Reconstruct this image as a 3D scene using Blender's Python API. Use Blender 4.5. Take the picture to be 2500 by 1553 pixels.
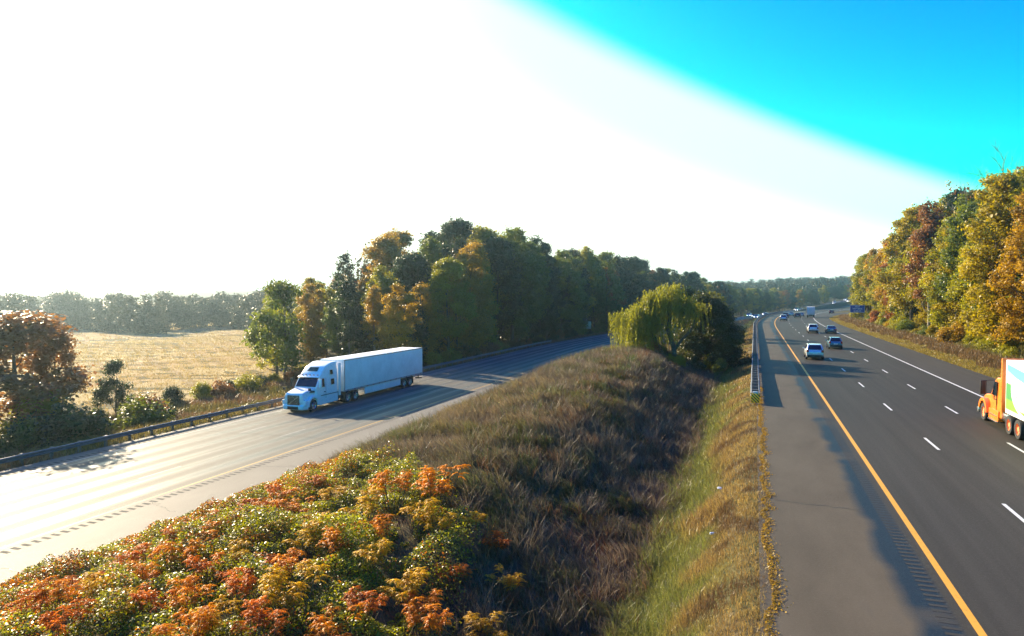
import bpy, bmesh, math, random
import numpy as np
from mathutils import Vector, Matrix

S = bpy.context.scene
COL = S.collection
R = math.radians
for o in list(bpy.data.objects):
    bpy.data.objects.remove(o)

# ------------------------------------------------------------------ camera, sky, sun, exposure
CAM_H, YAW, PITCH = 7.4, 19.25, 1.87
cd = bpy.data.cameras.new('camera')
cam = bpy.data.objects.new('camera', cd)
COL.objects.link(cam)
cd.sensor_width = 36.0
cd.lens = 1650 / 2434 * 36
cd.clip_start = 0.2
cd.clip_end = 8000
cam.location = (0, 0, CAM_H)
cam.rotation_euler = (R(90 - PITCH), 0, R(YAW))
S.camera = cam

SUN_EL, SUN_FWD = 23.3, 28.0           # elevation, and how far the sun stands ahead of due left
sdir = Vector((-math.cos(R(SUN_FWD)) * math.cos(R(SUN_EL)), math.sin(R(SUN_FWD)) * math.cos(R(SUN_EL)), math.sin(R(SUN_EL))))
EXPOSURE = 1.62
SUN_STRENGTH = 5.0
SKY_STRENGTH = 0.068

world = bpy.data.worlds.new('World')
S.world = world
world.use_nodes = True


class NT:
    """tiny helper to write node trees"""
    def __init__(self, tree):
        self.t = tree

    def n(self, typ, ins=None, **kw):
        nd = self.t.nodes.new(typ)
        for k, v in kw.items():
            setattr(nd, k, v)
        for k, v in (ins or {}).items():
            s = nd.inputs[k]
            if isinstance(v, bpy.types.NodeSocket):
                self.t.links.new(v, s)
            elif isinstance(v, bpy.types.Node):
                self.t.links.new(v.outputs[0], s)
            else:
                s.default_value = v
        return nd

    def math(self, op, a, b=0.0, c=0.0, clamp=False):
        return self.n('ShaderNodeMath', {0: a, 1: b, 2: c}, operation=op, use_clamp=clamp).outputs[0]

    def vec(self, op, a, b=(0, 0, 0)):
        nd = self.n('ShaderNodeVectorMath', {0: a, 1: b}, operation=op)
        return nd.outputs[1] if op in ('DOT_PRODUCT', 'LENGTH') else nd.outputs[0]

    def mix(self, f, a, b, blend='MIX'):
        nd = self.t.nodes.new('ShaderNodeMix')
        nd.data_type = 'RGBA'
        nd.blend_type = blend
        for i, v in ((0, f), (6, a), (7, b)):
            s = nd.inputs[i]
            if isinstance(v, bpy.types.NodeSocket):
                self.t.links.new(v, s)
            else:
                s.default_value = (*v, 1) if (i and len(v) == 3) else v
        return nd.outputs[2]

    def range(self, v, a, b, c=0.0, d=1.0, smooth=False):
        nd = self.n('ShaderNodeMapRange', {0: v, 1: a, 2: b, 3: c, 4: d})
        nd.clamp = True
        if smooth:
            nd.interpolation_type = 'SMOOTHSTEP'
        return nd.outputs[0]

    def noise(self, vec, scale, detail=3.0, rough=0.55):
        nd = self.n('ShaderNodeTexNoise', {'Scale': scale, 'Detail': detail, 'Roughness': rough})
        if vec is not None:
            self.t.links.new(vec, nd.inputs['Vector'])
        return nd.outputs[0]


wt = NT(world.node_tree)
bg = world.node_tree.nodes['Background']
sky = wt.n('ShaderNodeTexSky', sky_type='NISHITA', sun_disc=False)
sky.sun_elevation = R(SUN_EL)
sky.sun_rotation = math.atan2(sdir.x, sdir.y)
sky.air_density, sky.dust_density, sky.ozone_density = 0.5, 1.0, 1.0
# richer colour: push each channel away from the grey of the same brightness
lum = wt.vec('DOT_PRODUCT', sky.outputs[0], (0.3, 0.5, 0.2))
lumv = wt.n('ShaderNodeCombineXYZ', {0: lum, 1: lum, 2: lum}).outputs[0]
SAT = 4.0
# bright thin veil of the low autumn sun, widest round the sun and along the horizon
gen = wt.n('ShaderNodeTexCoord').outputs['Generated']
ddot = wt.vec('DOT_PRODUCT', gen, tuple(sdir))
sep = wt.n('ShaderNodeSeparateXYZ', {0: gen}).outputs
zz_ = wt.math('MAXIMUM', sep[2], 0.0)
gz_ = wt.math('ADD', wt.math('SUBTRACT', ddot, wt.math('MULTIPLY', zz_, 2.9)), wt.math('ADD', wt.math('MULTIPLY', wt.math('MULTIPLY', zz_, zz_), 1.9), 0.03))
satf = wt.range(gz_, 0.0, 0.3, SAT, 1.0, smooth=True)
satv = wt.n('ShaderNodeCombineXYZ', {0: satf, 1: satf, 2: satf}).outputs[0]
dif = wt.vec('MULTIPLY', wt.vec('SUBTRACT', sky.outputs[0], lumv), satv)
satc = wt.vec('MAXIMUM', wt.vec('ADD', lumv, dif), (0, 0, 0))
veil = wt.math('SUBTRACT', wt.range(gz_, -0.07, 0.0, 0.0, 4.3, smooth=True), wt.range(gz_, 0.2, 0.5, 0.0, 2.6, smooth=True))
veilv = wt.vec('MULTIPLY', wt.n('ShaderNodeCombineXYZ', {0: veil, 1: veil, 2: veil}).outputs[0], (1.0, 0.95, 0.97))
satc = wt.vec('MINIMUM', satc, (2.7, 2.7, 2.7))
satc = wt.n('ShaderNodeGamma', {0: satc, 1: 1.7}).outputs[0]
satc = wt.vec('MULTIPLY', satc, (1.18, 1.36, 1.0))
world.node_tree.links.new(wt.vec('ADD', satc, veilv), bg.inputs[0])
bg.inputs[1].default_value = SKY_STRENGTH

sl = bpy.data.lights.new('sun', 'SUN')
sun = bpy.data.objects.new('sun', sl)
COL.objects.link(sun)
sl.energy = SUN_STRENGTH
sl.angle = R(0.5)
sl.color = (1.0, 0.82, 0.56)
sun.rotation_euler = sdir.to_track_quat('Z', 'Y').to_euler()
sun.location = (-60, 30, 60)

S.view_settings.view_transform = 'Standard'
S.view_settings.look = 'None'
S.view_settings.exposure = EXPOSURE
S.view_settings.gamma = 1
S.render.engine = 'CYCLES'
S.cycles.max_bounces = 6
S.cycles.diffuse_bounces = 3
S.cycles.glossy_bounces = 2
S.cycles.transmission_bounces = 3
S.cycles.volume_bounces = 0
S.cycles.caustics_reflective = False
S.cycles.caustics_refractive = False
S.cycles.use_denoising = True

# ------------------------------------------------------------------ the lie of the land
Y0, RAD = 165.0, 1300.0


def off(y):                            # how far the highway has swung to the right
    t = np.maximum(0.0, np.asarray(y, float) - Y0)
    tl = np.minimum(t, 460.0)
    return tl * tl / (2 * RAD) + (t - tl) * 460.0 / RAD


def sst(a, b, v):
    t = np.clip((np.asarray(v, float) - a) / (b - a), 0, 1)
    return t * t * (3 - 2 * t)


def lb(y):                             # centre of the oncoming carriageway, measured from the right one
    return -33.7 + 22.2 * sst(120, 340, y)


def zr(y):
    return np.interp(y, [-100, 250, 330, 450, 540, 600, 700, 900, 1100, 4000], [0, 0, -.5, -1.6, -1.6, 1.0, 6, 14, 18, 18])


def zl(y):
    return np.interp(y, [-100, 330, 450, 540, 600, 700, 900, 1100, 4000], [-2.7, -2.7, -2.7, -2.0, 1.0, 6, 14, 18, 18])


def cosi(u, xs, zs):
    """cosine interpolation of per-point control heights zs (list of arrays) over fixed xs"""
    out = np.array(zs[0], float) * np.ones_like(u)
    for i in range(len(xs) - 1):
        t = np.clip((u - xs[i]) / (xs[i + 1] - xs[i]), 0, 1)
        w = .5 - .5 * np.cos(np.pi * t)
        out = np.where(u >= xs[i], zs[i] * (1 - w) + zs[i + 1] * w, out)
    return out


def ground_z(x, y):
    x = np.asarray(x, float)
    y = np.asarray(y, float)
    s = x - off(y)
    b = lb(y)
    t = s - b
    zR, zL = zr(y), zl(y)
    rough = .09 * np.sin(x * 1.3 + y * .37) * np.sin(y * .9 - x * .21) + .06 * np.sin(x * 2.9 - y * 1.7)
    # median
    mL = b + 9.2
    u = np.clip((s - mL) / (0.15 - mL), 0, 1)
    zc = np.interp(y, [0, 12, 30, 66, 82, 110, 150, 250, 350, 700, 4000], [-1.0, -.9, -.1, 1.15, 1.0, -.3, -1.1, -1.2, -2.0, 5, 17])
    zd = np.interp(y, [0, 40, 62, 82, 110, 200, 350, 700, 4000], [-2.75, -2.65, -2.1, -1.3, -1.3, -1.8, -2.4, 4.7, 16.7])
    zm = cosi(u, [0, .34, .51, .85, 1.0], [zL - .07, zc * .9 + zL * .1, zc, zd, zR - .07])
    zm = zm + rough * np.sin(np.pi * u)
    # right side
    e = s - 20.2
    zri = zR - .07 + .35 * sst(0, 5, e) + 1.2 * sst(5, 24, e) + 3.5 * sst(22, 110, e) + rough * sst(0, 3, e) + 8 * sst(120, 900, e)
    # left side
    d = -7.2 - t
    zle = zL - .07 - 1.3 * sst(.5, 9, d) - 2.7 * sst(12, 170, d) + rough * sst(0, 3, d)
    zle = zle + 10 * sst(500, 2500, d)
    z = np.where(s > 20.2, zri, np.where(s > .15, zR - .07, np.where(t > 9.2, zm, np.where(t > -7.2, zL - .07, zle))))
    return z


def gz(x, y):
    return float(ground_z(np.array([x]), np.array([y]))[0])


# ------------------------------------------------------------------ mesh helpers
def tag(o, label=None, cat=None, group=None, kind=None):
    if label: o['label'] = label
    if cat: o['category'] = cat
    if group: o['group'] = group
    if kind: o['kind'] = kind
    return o


def link(name, me, parent=None):
    o = bpy.data.objects.new(name, me)
    COL.objects.link(o)
    if parent is not None:
        o.parent = parent
    return o


def thing(name, label, cat, loc=(0, 0, 0), rz=0.0, group=None):
    o = link(name, None)
    o.empty_display_size = .3
    o.location = loc
    o.rotation_euler = (0, 0, rz)
    return tag(o, label, cat, group)


def np_mesh(name, verts, nper, mat, attrs=None, smooth=False):
    """verts (N,3); every face uses nper consecutive vertices"""
    verts = np.ascontiguousarray(verts, np.float32)
    n = len(verts)
    f = n // nper
    me = bpy.data.meshes.new(name)
    me.vertices.add(n)
    me.vertices.foreach_set('co', verts.ravel())
    me.loops.add(n)
    me.loops.foreach_set('vertex_index', np.arange(n, dtype=np.int32))
    me.polygons.add(f)
    me.polygons.foreach_set('loop_start', (np.arange(f) * nper).astype(np.int32))
    try:
        me.polygons.foreach_set('loop_total', np.full(f, nper, np.int32))
    except Exception:
        pass
    for k, a in (attrs or {}).items():
        a = np.asarray(a, np.float32)
        if a.ndim == 1:
            at = me.attributes.new(k, 'FLOAT', 'POINT')
            at.data.foreach_set('value', np.repeat(a, n // len(a)))
        else:
            at = me.attributes.new(k, 'FLOAT_COLOR', 'POINT')
            rgba = np.ones((n, 4), np.float32)
            rgba[:, :3] = np.repeat(a, n // len(a), axis=0)
            at.data.foreach_set('color', rgba.ravel())
    if mat: me.materials.append(mat)
    me.update(calc_edges=True)
    return me


def grid_mesh(name, P, mat, uv=None, smooth=True):
    """P (rows, cols, 3) -> grid mesh, uv (rows, cols, 2)"""
    r, c = P.shape[:2]
    i = np.arange(r * c).reshape(r, c)
    q = np.stack([i[:-1, :-1], i[:-1, 1:], i[1:, 1:], i[1:, :-1]], -1).reshape(-1, 4)
    me = bpy.data.meshes.new(name)
    me.vertices.add(r * c)
    me.vertices.foreach_set('co', P.astype(np.float32).ravel())
    me.loops.add(q.size)
    me.loops.foreach_set('vertex_index', q.ravel().astype(np.int32))
    me.polygons.add(len(q))
    me.polygons.foreach_set('loop_start', (np.arange(len(q)) * 4).astype(np.int32))
    me.polygons.foreach_set('use_smooth', np.full(len(q), smooth, bool))
    if uv is not None:
        l = me.uv_layers.new(name='uv')
        l.data.foreach_set('uv', uv.reshape(-1, 2)[q.ravel()].astype(np.float32).ravel())
    me.materials.append(mat)
    me.update(calc_edges=True)
    return me


class MB:
    """collects simple solids into one mesh"""
    def __init__(self):
        self.v, self.f = [], []

    def add(self, vs, fs):
        k = len(self.v)
        self.v += [tuple(p) for p in vs]
        self.f += [tuple(i + k for i in f) for f in fs]
        return self

    def box(self, x0, x1, y0, y1, z0, z1):
        vs = [(x, y, z) for z in (z0, z1) for x, y in ((x0, y0), (x1, y0), (x1, y1), (x0, y1))]
        return self.add(vs, [(3, 2, 1, 0), (4, 5, 6, 7), (0, 1, 5, 4), (1, 2, 6, 5), (2, 3, 7, 6), (3, 0, 4, 7)])

    def prism(self, prof, hw=None):
        """closed side profile [(y, z, halfwidth)] extruded over x"""
        n = len(prof)
        vs = [(-p[2], p[0], p[1]) for p in prof] + [(p[2], p[0], p[1]) for p in prof]
        fs = [tuple(range(n)), tuple(range(2 * n - 1, n - 1, -1))]
        for i in range(n):
            j = (i + 1) % n
            fs.append((i, i + n, j + n, j))
        return self.add(vs, fs)

    def slab(self, quad, th):
        """thin solid from four points, pushed out along its normal by th"""
        q = [Vector(p) for p in quad]
        nrm = (q[1] - q[0]).cross(q[3] - q[0]).normalized() * th
        vs = q + [p + nrm for p in q]
        return self.add(vs, [(3, 2, 1, 0), (4, 5, 6, 7), (0, 1, 5, 4), (1, 2, 6, 5), (2, 3, 7, 6), (3, 0, 4, 7)])

    def tube(self, pts, rad, n=8, cap=True):
        pts = [Vector(p) for p in pts]
        rad = rad if isinstance(rad, (list, tuple)) else [rad] * len(pts)
        vs = []
        up = Vector((.3, .2, 1)).normalized()
        for i, p in enumerate(pts):
            d = (pts[min(i + 1, len(pts) - 1)] - pts[max(i - 1, 0)]).normalized()
            a = d.cross(up)
            if a.length < .05: a = d.cross(Vector((1, 0, 0)))
            a.normalize()
            b = d.cross(a)
            for k in range(n):
                t = 2 * math.pi * k / n
                vs.append(p + (a * math.cos(t) + b * math.sin(t)) * rad[i])
        fs = []
        for i in range(len(pts) - 1):
            for k in range(n):
                k2 = (k + 1) % n
                fs.append((i * n + k, i * n + k2, (i + 1) * n + k2, (i + 1) * n + k))
        if cap:
            fs += [tuple(range(n - 1, -1, -1)), tuple(range((len(pts) - 1) * n, len(pts) * n))]
        return self.add(vs, fs)

    def lathe_x(self, c, prof, n=24):
        """profile [(x, r)] turned round the x axis at c"""
        vs, m = [], len(prof)
        for k in range(n):
            t = 2 * math.pi * k / n
            for x, r in prof:
                vs.append((c[0] + x, c[1] + r * math.cos(t), c[2] + r * math.sin(t)))
        fs = []
        for k in range(n):
            k2 = (k + 1) % n
            for i in range(m - 1):
                fs.append((k * m + i, k * m + i + 1, k2 * m + i + 1, k2 * m + i))
        return self.add(vs, fs)

    def build(self, name, mat, parent=None, bevel=0.0, smooth=False, seg=2):
        me = bpy.data.meshes.new(name)
        me.from_pydata(self.v, [], self.f)
        bm = bmesh.new()
        bm.from_mesh(me)
        bmesh.ops.recalc_face_normals(bm, faces=bm.faces)
        if bevel:
            ed = [e for e in bm.edges if len(e.link_faces) == 2 and e.calc_face_angle(0) > .35]
            bmesh.ops.bevel(bm, geom=ed, offset=bevel, segments=seg, affect='EDGES', profile=.5, clamp_overlap=True)
        bm.to_mesh(me)
        bm.free()
        if smooth or bevel:
            me.polygons.foreach_set('use_smooth', np.ones(len(me.polygons), bool))
            try:
                me.set_sharp_from_angle(angle=R(40))
            except Exception:
                pass
        me.materials.append(mat)
        return link(name, me, parent)


def copy_tree(o, parent=None):
    c = o.copy()
    COL.objects.link(c)
    c.parent = parent
    for ch in o.children:
        copy_tree(ch, c)
    return c


# ------------------------------------------------------------------ materials
def new_mat(name):
    m = bpy.data.materials.new(name)
    m.use_nodes = True
    m.node_tree.nodes.clear()
    t = NT(m.node_tree)
    out = t.n('ShaderNodeOutputMaterial')
    return m, t, out


def paint(name, col, rough=.4, metal=0.0, vary=.08, scale=6.0, coat=0.0, emit=0.0):
    m, t, out = new_mat(name)
    co = t.n('ShaderNodeTexCoord').outputs['Object']
    nz = t.noise(co, scale, 4)
    c = t.mix(t.range(nz, .3, .7), tuple(v * (1 - vary) for v in col), tuple(min(1, v * (1 + vary)) for v in col))
    p = t.n('ShaderNodeBsdfPrincipled', {'Base Color': c, 'Roughness': t.range(nz, .3, .7, rough * .85, min(1, rough * 1.15)), 'Metallic': metal, 'Coat Weight': coat})
    if emit:
        t.t.links.new(c, p.inputs['Emission Color'])
        p.inputs['Emission Strength'].default_value = emit
    t.t.links.new(p.outputs[0], out.inputs[0])
    return m


def leaf_mat(name, dark, light, trans, gloss=.45, tmix=.42, spec=.35):
    """leaf with reflected and transmitted light; tint attribute picks between two hues"""
    m, t, out = new_mat(name)
    a = t.n('ShaderNodeAttribute', attribute_name='tint').outputs['Fac']
    rnd = t.n('ShaderNodeObjectInfo').outputs['Random']
    f = t.math('ADD', a, t.math('MULTIPLY', t.math('SUBTRACT', rnd, .5), .35), clamp=True)
    c = t.mix(f, dark, light)
    ct = t.mix(f, tuple(v * .7 for v in trans), trans)
    p = t.n('ShaderNodeBsdfPrincipled', {'Base Color': c, 'Roughness': gloss, 'Specular IOR Level': spec})
    tr = t.n('ShaderNodeBsdfTranslucent', {'Color': ct})
    mx = t.n('ShaderNodeMixShader', {0: tmix, 1: p.outputs[0], 2: tr.outputs[0]})
    t.t.links.new(mx.outputs[0], out.inputs[0])
    return m


def blade_mat(name, gloss=.5, tmix=.35, spec=.3, gain=1.25):
    m, t, out = new_mat(name)
    a = t.n('ShaderNodeAttribute', attribute_name='hue').outputs['Color']
    p = t.n('ShaderNodeBsdfPrincipled', {'Base Color': a, 'Roughness': gloss, 'Specular IOR Level': spec})
    tr = t.n('ShaderNodeBsdfTranslucent', {'Color': t.mix(1.0, a, (gain, gain, gain * .8), 'MULTIPLY')})
    mx = t.n('ShaderNodeMixShader', {0: tmix, 1: p.outputs[0], 2: tr.outputs[0]})
    t.t.links.new(mx.outputs[0], out.inputs[0])
    return m


M = {}
M['white_paint'] = paint('white truck paint', (.78, .79, .8), .3, coat=.3, vary=.03)
M['trailer_white'] = paint('white trailer skin', (.70, .72, .74), .45, vary=.09, scale=1.1)
M['orange'] = paint('orange truck paint', (.8, .2, .02), .3, coat=.3, vary=.05)
M['tyre'] = paint('tyre rubber', (.018, .018, .02), .8)
M['chrome'] = paint('bright metal', (.6, .61, .62), .25, 1.0)
M['hub'] = paint('painted hub', (.75, .3, .12), .5)
M['black'] = paint('black plastic', (.012, .012, .014), .5)
M['under'] = paint('sooty chassis', (.02, .02, .022), .7)
M['glass'] = paint('dark vehicle glass', (.008, .012, .015), .08, vary=.02)
M['red_lens'] = paint('red lens', (.35, .008, .008), .2)
M['amber_lens'] = paint('amber lens', (.6, .2, .02), .25)
M['plate'] = paint('plate', (.6, .62, .65), .4)
M['headlamp'] = paint('lit headlamp', (1, .95, .85), .2, emit=4.0, vary=.01)
M['steel'] = paint('weathered galvanised steel', (.12, .135, .15), .75, .2, vary=.25, scale=3)
M['dark_steel'] = paint('dull old steel', (.13, .13, .14), .55, .5, vary=.3, scale=3)
M['wood_post'] = paint('grey post', (.16, .14, .12), .8, vary=.2)
M['sign_blue'] = paint('sign blue', (.01, .06, .36), .45)
M['sign_white'] = paint('sign white', (.75, .78, .8), .45)
M['sign_yellow'] = paint('sign yellow', (.95, .52, .008), .45)
M['alu'] = paint('bare aluminium sheet', (.34, .36, .38), .45, .5, vary=.12)
M['bark'] = paint('bark', (.075, .058, .045), .9, vary=.4, scale=4)
M['pale_bark'] = paint('pale bark', (.2, .17, .14), .9, vary=.4, scale=4)
M['grass_blade'] = blade_mat('dry grass blades')
M['green_blade'] = blade_mat('verge grass blades', gloss=.4, tmix=.4)
M['bag'] = paint('white litter', (.75, .76, .78), .5)
M['bottle'] = paint('clear plastic bottle', (.6, .66, .72), .15)

LEAF = {
    'green': leaf_mat('green leaves', (.036, .066, .010), (.11, .15, .018), (.24, .28, .012)),
    'dark green': leaf_mat('dark green leaves', (.012, .030, .010), (.035, .065, .016), (.05, .085, .012), tmix=.34),
    'olive': leaf_mat('olive leaves', (.095, .108, .006), (.25, .235, .009), (.50, .45, .007)),
    'yellow': leaf_mat('yellow leaves', (.20, .155, .006), (.38, .285, .009), (.55, .42, .007)),
    'golden': leaf_mat('golden brown leaves', (.20, .12, .008), (.40, .235, .014), (.62, .36, .010)),
    'orange': leaf_mat('orange leaves', (.17, .055, .010), (.34, .12, .018), (.46, .15, .012)),
    'rusty': leaf_mat('rusty leaves', (.14, .062, .022), (.27, .125, .045), (.40, .17, .03)),
}


def ground_material():
    m, t, out = new_mat('ground soil and grass')
    pos = t.n('ShaderNodeNewGeometry').outputs['Position']
    n1 = t.noise(pos, .35, 5)
    n2 = t.noise(pos, 3.5, 4)
    soil = t.mix(t.range(n2, .3, .7), (.055, .042, .026), (.12, .095, .05))
    grass = t.mix(t.range(n2, .3, .7), (.05, .055, .016), (.11, .10, .035))
    c = t.mix(t.range(n1, .35, .65), soil, grass)
    bump = t.n('ShaderNodeBump', {'Strength': .6, 'Distance': .1, 'Height': n2})
    p = t.n('ShaderNodeBsdfPrincipled', {'Base Color': c, 'Roughness': .95, 'Specular IOR Level': .1, 'Normal': bump.outputs[0]})
    t.t.links.new(p.outputs[0], out.inputs[0])
    return m


def field_material():
    m, t, out = new_mat('mown field')
    pos = t.n('ShaderNodeNewGeometry').outputs['Position']
    mp = t.n('ShaderNodeMapping', {0: pos, 2: (0, 0, R(35)), 3: (1, .12, 1)}).outputs[0]
    n1 = t.noise(mp, .25, 4)
    n2 = t.noise(pos, .05, 3)
    c = t.mix(t.range(n1, .35, .65), (.34, .25, .10), (.42, .32, .14))
    c = t.mix(t.range(n2, .42, .62), c, (.33, .22, .10))
    tw = t.n('ShaderNodeTexWave', {'Vector': t.n('ShaderNodeMapping', {0: pos, 2: (0, 0, R(-52))}).outputs[0], 'Scale': .035, 'Distortion': 1.5, 'Detail': 2.0, 'Detail Scale': .6}).outputs[1]
    c = t.mix(t.math('MULTIPLY', t.range(tw, .86, .97), .6), c, (.20, .14, .07))
    c = t.mix(t.math('MULTIPLY', t.range(t.noise(pos, .016, 4), .5, .68), .5), c, (.30, .24, .08))
    p = t.n('ShaderNodeBsdfPrincipled', {'Base Color': c, 'Roughness': .95, 'Specular IOR Level': .1})
    t.t.links.new(p.outputs[0], out.inputs[0])
    return m


def asphalt(name, right):
    m, t, out = new_mat(name)
    uv = t.n('ShaderNodeUVMap').outputs[0]
    sp = t.n('ShaderNodeSeparateXYZ', {0: uv}).outputs
    u, v = sp[0], sp[1]
    fine = t.noise(uv, 14, 4, .7)
    grit = t.noise(uv, 45, 2, .7)
    streak_v = t.n('ShaderNodeMapping', {0: uv, 3: (1, .02, 1)}).outputs[0]
    streak = t.noise(streak_v, 2.2, 4)
    blotch = t.noise(t.n('ShaderNodeMapping', {0: uv, 3: (1, .35, 1)}).outputs[0], .5, 5, .65)
    wob = t.math('MULTIPLY', t.math('SUBTRACT', t.noise(t.n('ShaderNodeMapping', {0: uv, 3: (.3, 1, 1)}).outputs[0], .35, 5), .5), 1.3)
    if right:
        lane = t.mix(t.range(streak, .3, .7), (.032, .028, .021), (.047, .042, .033))
        sh = t.mix(t.range(blotch, .3, .7), (.066, .052, .034), (.096, .077, .052))
        rsh = t.mix(t.range(streak, .3, .7), (.044, .039, .031), (.064, .057, .046))
        f_sh = t.range(t.math('ADD', u, t.math('MULTIPLY', wob, .1)), 4.25, 4.5)
        c = t.mix(f_sh, sh, lane)
        c = t.mix(t.range(u, 15.9, 16.1), c, rsh)
        # dark sealed shoulder band by the yellow line, blue sky reflection painted in
        band = t.math('MULTIPLY', t.range(t.math('ADD', u, wob), 3.35, 3.75), t.range(u, 4.5, 4.35))
        band = t.math('MULTIPLY', band, t.range(t.noise(t.n('ShaderNodeMapping', {0: uv, 3: (.2, 1, 1)}).outputs[0], .12, 3), .36, .46))
        c = t.mix(t.math('MULTIPLY', band, .94), c, t.mix(t.range(grit, .45, .75), (.004, .012, .021), (.022, .042, .062)))
        # tyre-darkened middle of the lanes
        ph = t.math('SINE', t.math('MULTIPLY', t.math('SUBTRACT', u, 4.76), 2 * math.pi / 3.66))
        c = t.mix(t.math('MULTIPLY', t.range(ph, -1, 1), t.math('MULTIPLY', t.range(u, 4.6, 4.9), .12)), c, (.03, .03, .03))
        rough = t.math('SUBTRACT', t.range(fine, .3, .7, .62, .8), t.math('MULTIPLY', band, .12))
        spec = .12
    else:
        c = t.mix(t.range(streak, .3, .7), (.056, .050, .043), (.086, .078, .067))
        sh = t.mix(t.range(blotch, .3, .7), (.092, .078, .062), (.125, .107, .086))
        c = t.mix(t.range(u, 5.35, 5.6), c, sh)
        c = t.mix(t.range(u, -5.6, -5.8), c, sh)
        band = t.math('MULTIPLY', t.range(u, -5.5, -5.3), t.range(u, 5.5, 5.3))
        # polished wheel paths: two per lane
        ph = t.math('SINE', t.math('MULTIPLY', t.math('ADD', u, 5.4), 4 * math.pi / 3.6))
        smooth_ = t.math('MULTIPLY', t.math('MULTIPLY', t.range(ph, -.3, .6), band), t.range(streak, .3, .55))
        rough = t.math('SUBTRACT', t.range(fine, .3, .7, .66, .78), t.math('MULTIPLY', smooth_, .28))
        spec = .42
        c = t.mix(t.math('MULTIPLY', t.math('MULTIPLY', t.range(ph, -.35, -.9), band), t.range(streak, .3, .6, .35, .8)), c, (.028, .025, .021))
    c = t.mix(t.range(grit, .62, .8), c, t.mix(.5, c, (.3, .28, .26)))
    c = t.mix(t.math('MULTIPLY', t.range(blotch, .62, .75), .35), c, (.035, .033, .032))
    bump = t.n('ShaderNodeBump', {'Strength': .25, 'Distance': .015, 'Height': t.math('ADD', fine, grit)})
    p = t.n('ShaderNodeBsdfPrincipled', {'Base Color': c, 'Roughness': rough, 'Specular IOR Level': spec, 'Normal': bump.outputs[0]})
    t.t.links.new(p.outputs[0], out.inputs[0])
    return m


def line_mat(name, col):
    m, t, out = new_mat(name)
    pos = t.n('ShaderNodeNewGeometry').outputs['Position']
    n = t.noise(pos, 6, 5, .7)
    c = t.mix(t.range(n, .55, .75), col, tuple(v * .5 for v in col))
    p = t.n('ShaderNodeBsdfPrincipled', {'Base Color': c, 'Roughness': .6})
    t.t.links.new(p.outputs[0], out.inputs[0])
    return m


M['ground'] = ground_material()
M['field'] = field_material()
M['road_r'] = asphalt('asphalt outbound', True)
M['road_l'] = asphalt('asphalt oncoming', False)
M['yellow_line'] = line_mat('yellow road paint', (.58, .27, .012))
M['white_line'] = line_mat('white road paint', (.55, .55, .53))
M['worn_yellow'] = line_mat('worn yellow road paint', (.34, .19, .03))
M['worn_white'] = line_mat('worn white road paint', (.24, .23, .21))
M['groove'] = paint('painted groove shadow', (.012, .012, .013), .95)  # dark colour stands for the shadow inside the grooves
M['crack'] = paint('crack filler', (.02, .018, .016), .7)

# ------------------------------------------------------------------ ground and roads
sc = np.unique(np.concatenate([-np.geomspace(60, 3500, 60), np.arange(-60, 40, .6), np.geomspace(40, 3500, 50)]))
yc = np.unique(np.concatenate([np.arange(-40, 140, .9), np.arange(140, 420, 4), np.geomspace(420, 4500, 60)]))
SS, YY = np.meshgrid(sc, yc)
XX = SS + off(YY)
gr = link('ground', grid_mesh('ground', np.stack([XX, YY, ground_z(XX, YY)], -1), M['ground']))
tag(gr, kind='structure')


def strip(name, fx0, fx1, fz, ys, mat, n=2, lift=0.0, kind='structure'):
    ys = np.asarray(ys, float)
    u = np.linspace(0, 1, n)[None, :]
    a, b = fx0(ys)[:, None], fx1(ys)[:, None]
    s = a * (1 - u) + b * u
    P = np.stack([s + off(ys)[:, None], ys[:, None] + 0 * s, fz(ys)[:, None] + lift + 0 * s], -1)
    base = np.zeros_like(s) if 'outbound' in name else lb(ys)[:, None]
    o = link(name, grid_mesh(name, P, mat, np.stack([s - base, ys[:, None] + 0 * s], -1)))
    return tag(o, kind=kind)


ry = np.concatenate([np.arange(-40, 160, 4), np.arange(160, 700, 4), np.arange(700, 1150, 12)])
K = lambda c: (lambda y: c + 0 * y)
L = lambda c: (lambda y: lb(y) + c)


def ramp_edge(y):
    return 20.2 + 22 * sst(235, 345, y) ** 1.3


strip('outbound_road', K(.2), K(20.3), zr, ry, M['road_r'], 12)
strip('oncoming_road', L(-7.1), L(9.2), zl, ry, M['road_l'], 12)
rampy = np.arange(228, 420, 4)
rp = strip('outbound_exit_ramp', lambda y: 20.3 + 0 * y + 10 * sst(290, 380, y), lambda y: ramp_edge(y) + .2, lambda y: zr(y) + .35 * sst(0, 5, ramp_edge(y) - 20.2) * 1 + .06, rampy, M['road_r'], 6)

# the field beyond the left verge
fd = np.concatenate([np.arange(16, 60, 2), np.geomspace(60, 420, 60)])
fy = np.concatenate([np.arange(20, 200, 3), np.arange(200, 420, 8)])
FD, FY = np.meshgrid(fd, fy)
edge_d = np.maximum(16, -(-.70 * FY - 1.0) - 40.9) * (FY > 80) + 16 * (FY <= 80)
FD = edge_d + (FD - 16) * (420 - edge_d) / 404
FX = off(FY) + lb(FY) - 7.2 - FD
P = np.stack([FX, FY, ground_z(FX, FY) + .05], -1)
keep_field = tag(link('field', grid_mesh('field', P, M['field'])), kind='structure')


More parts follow.
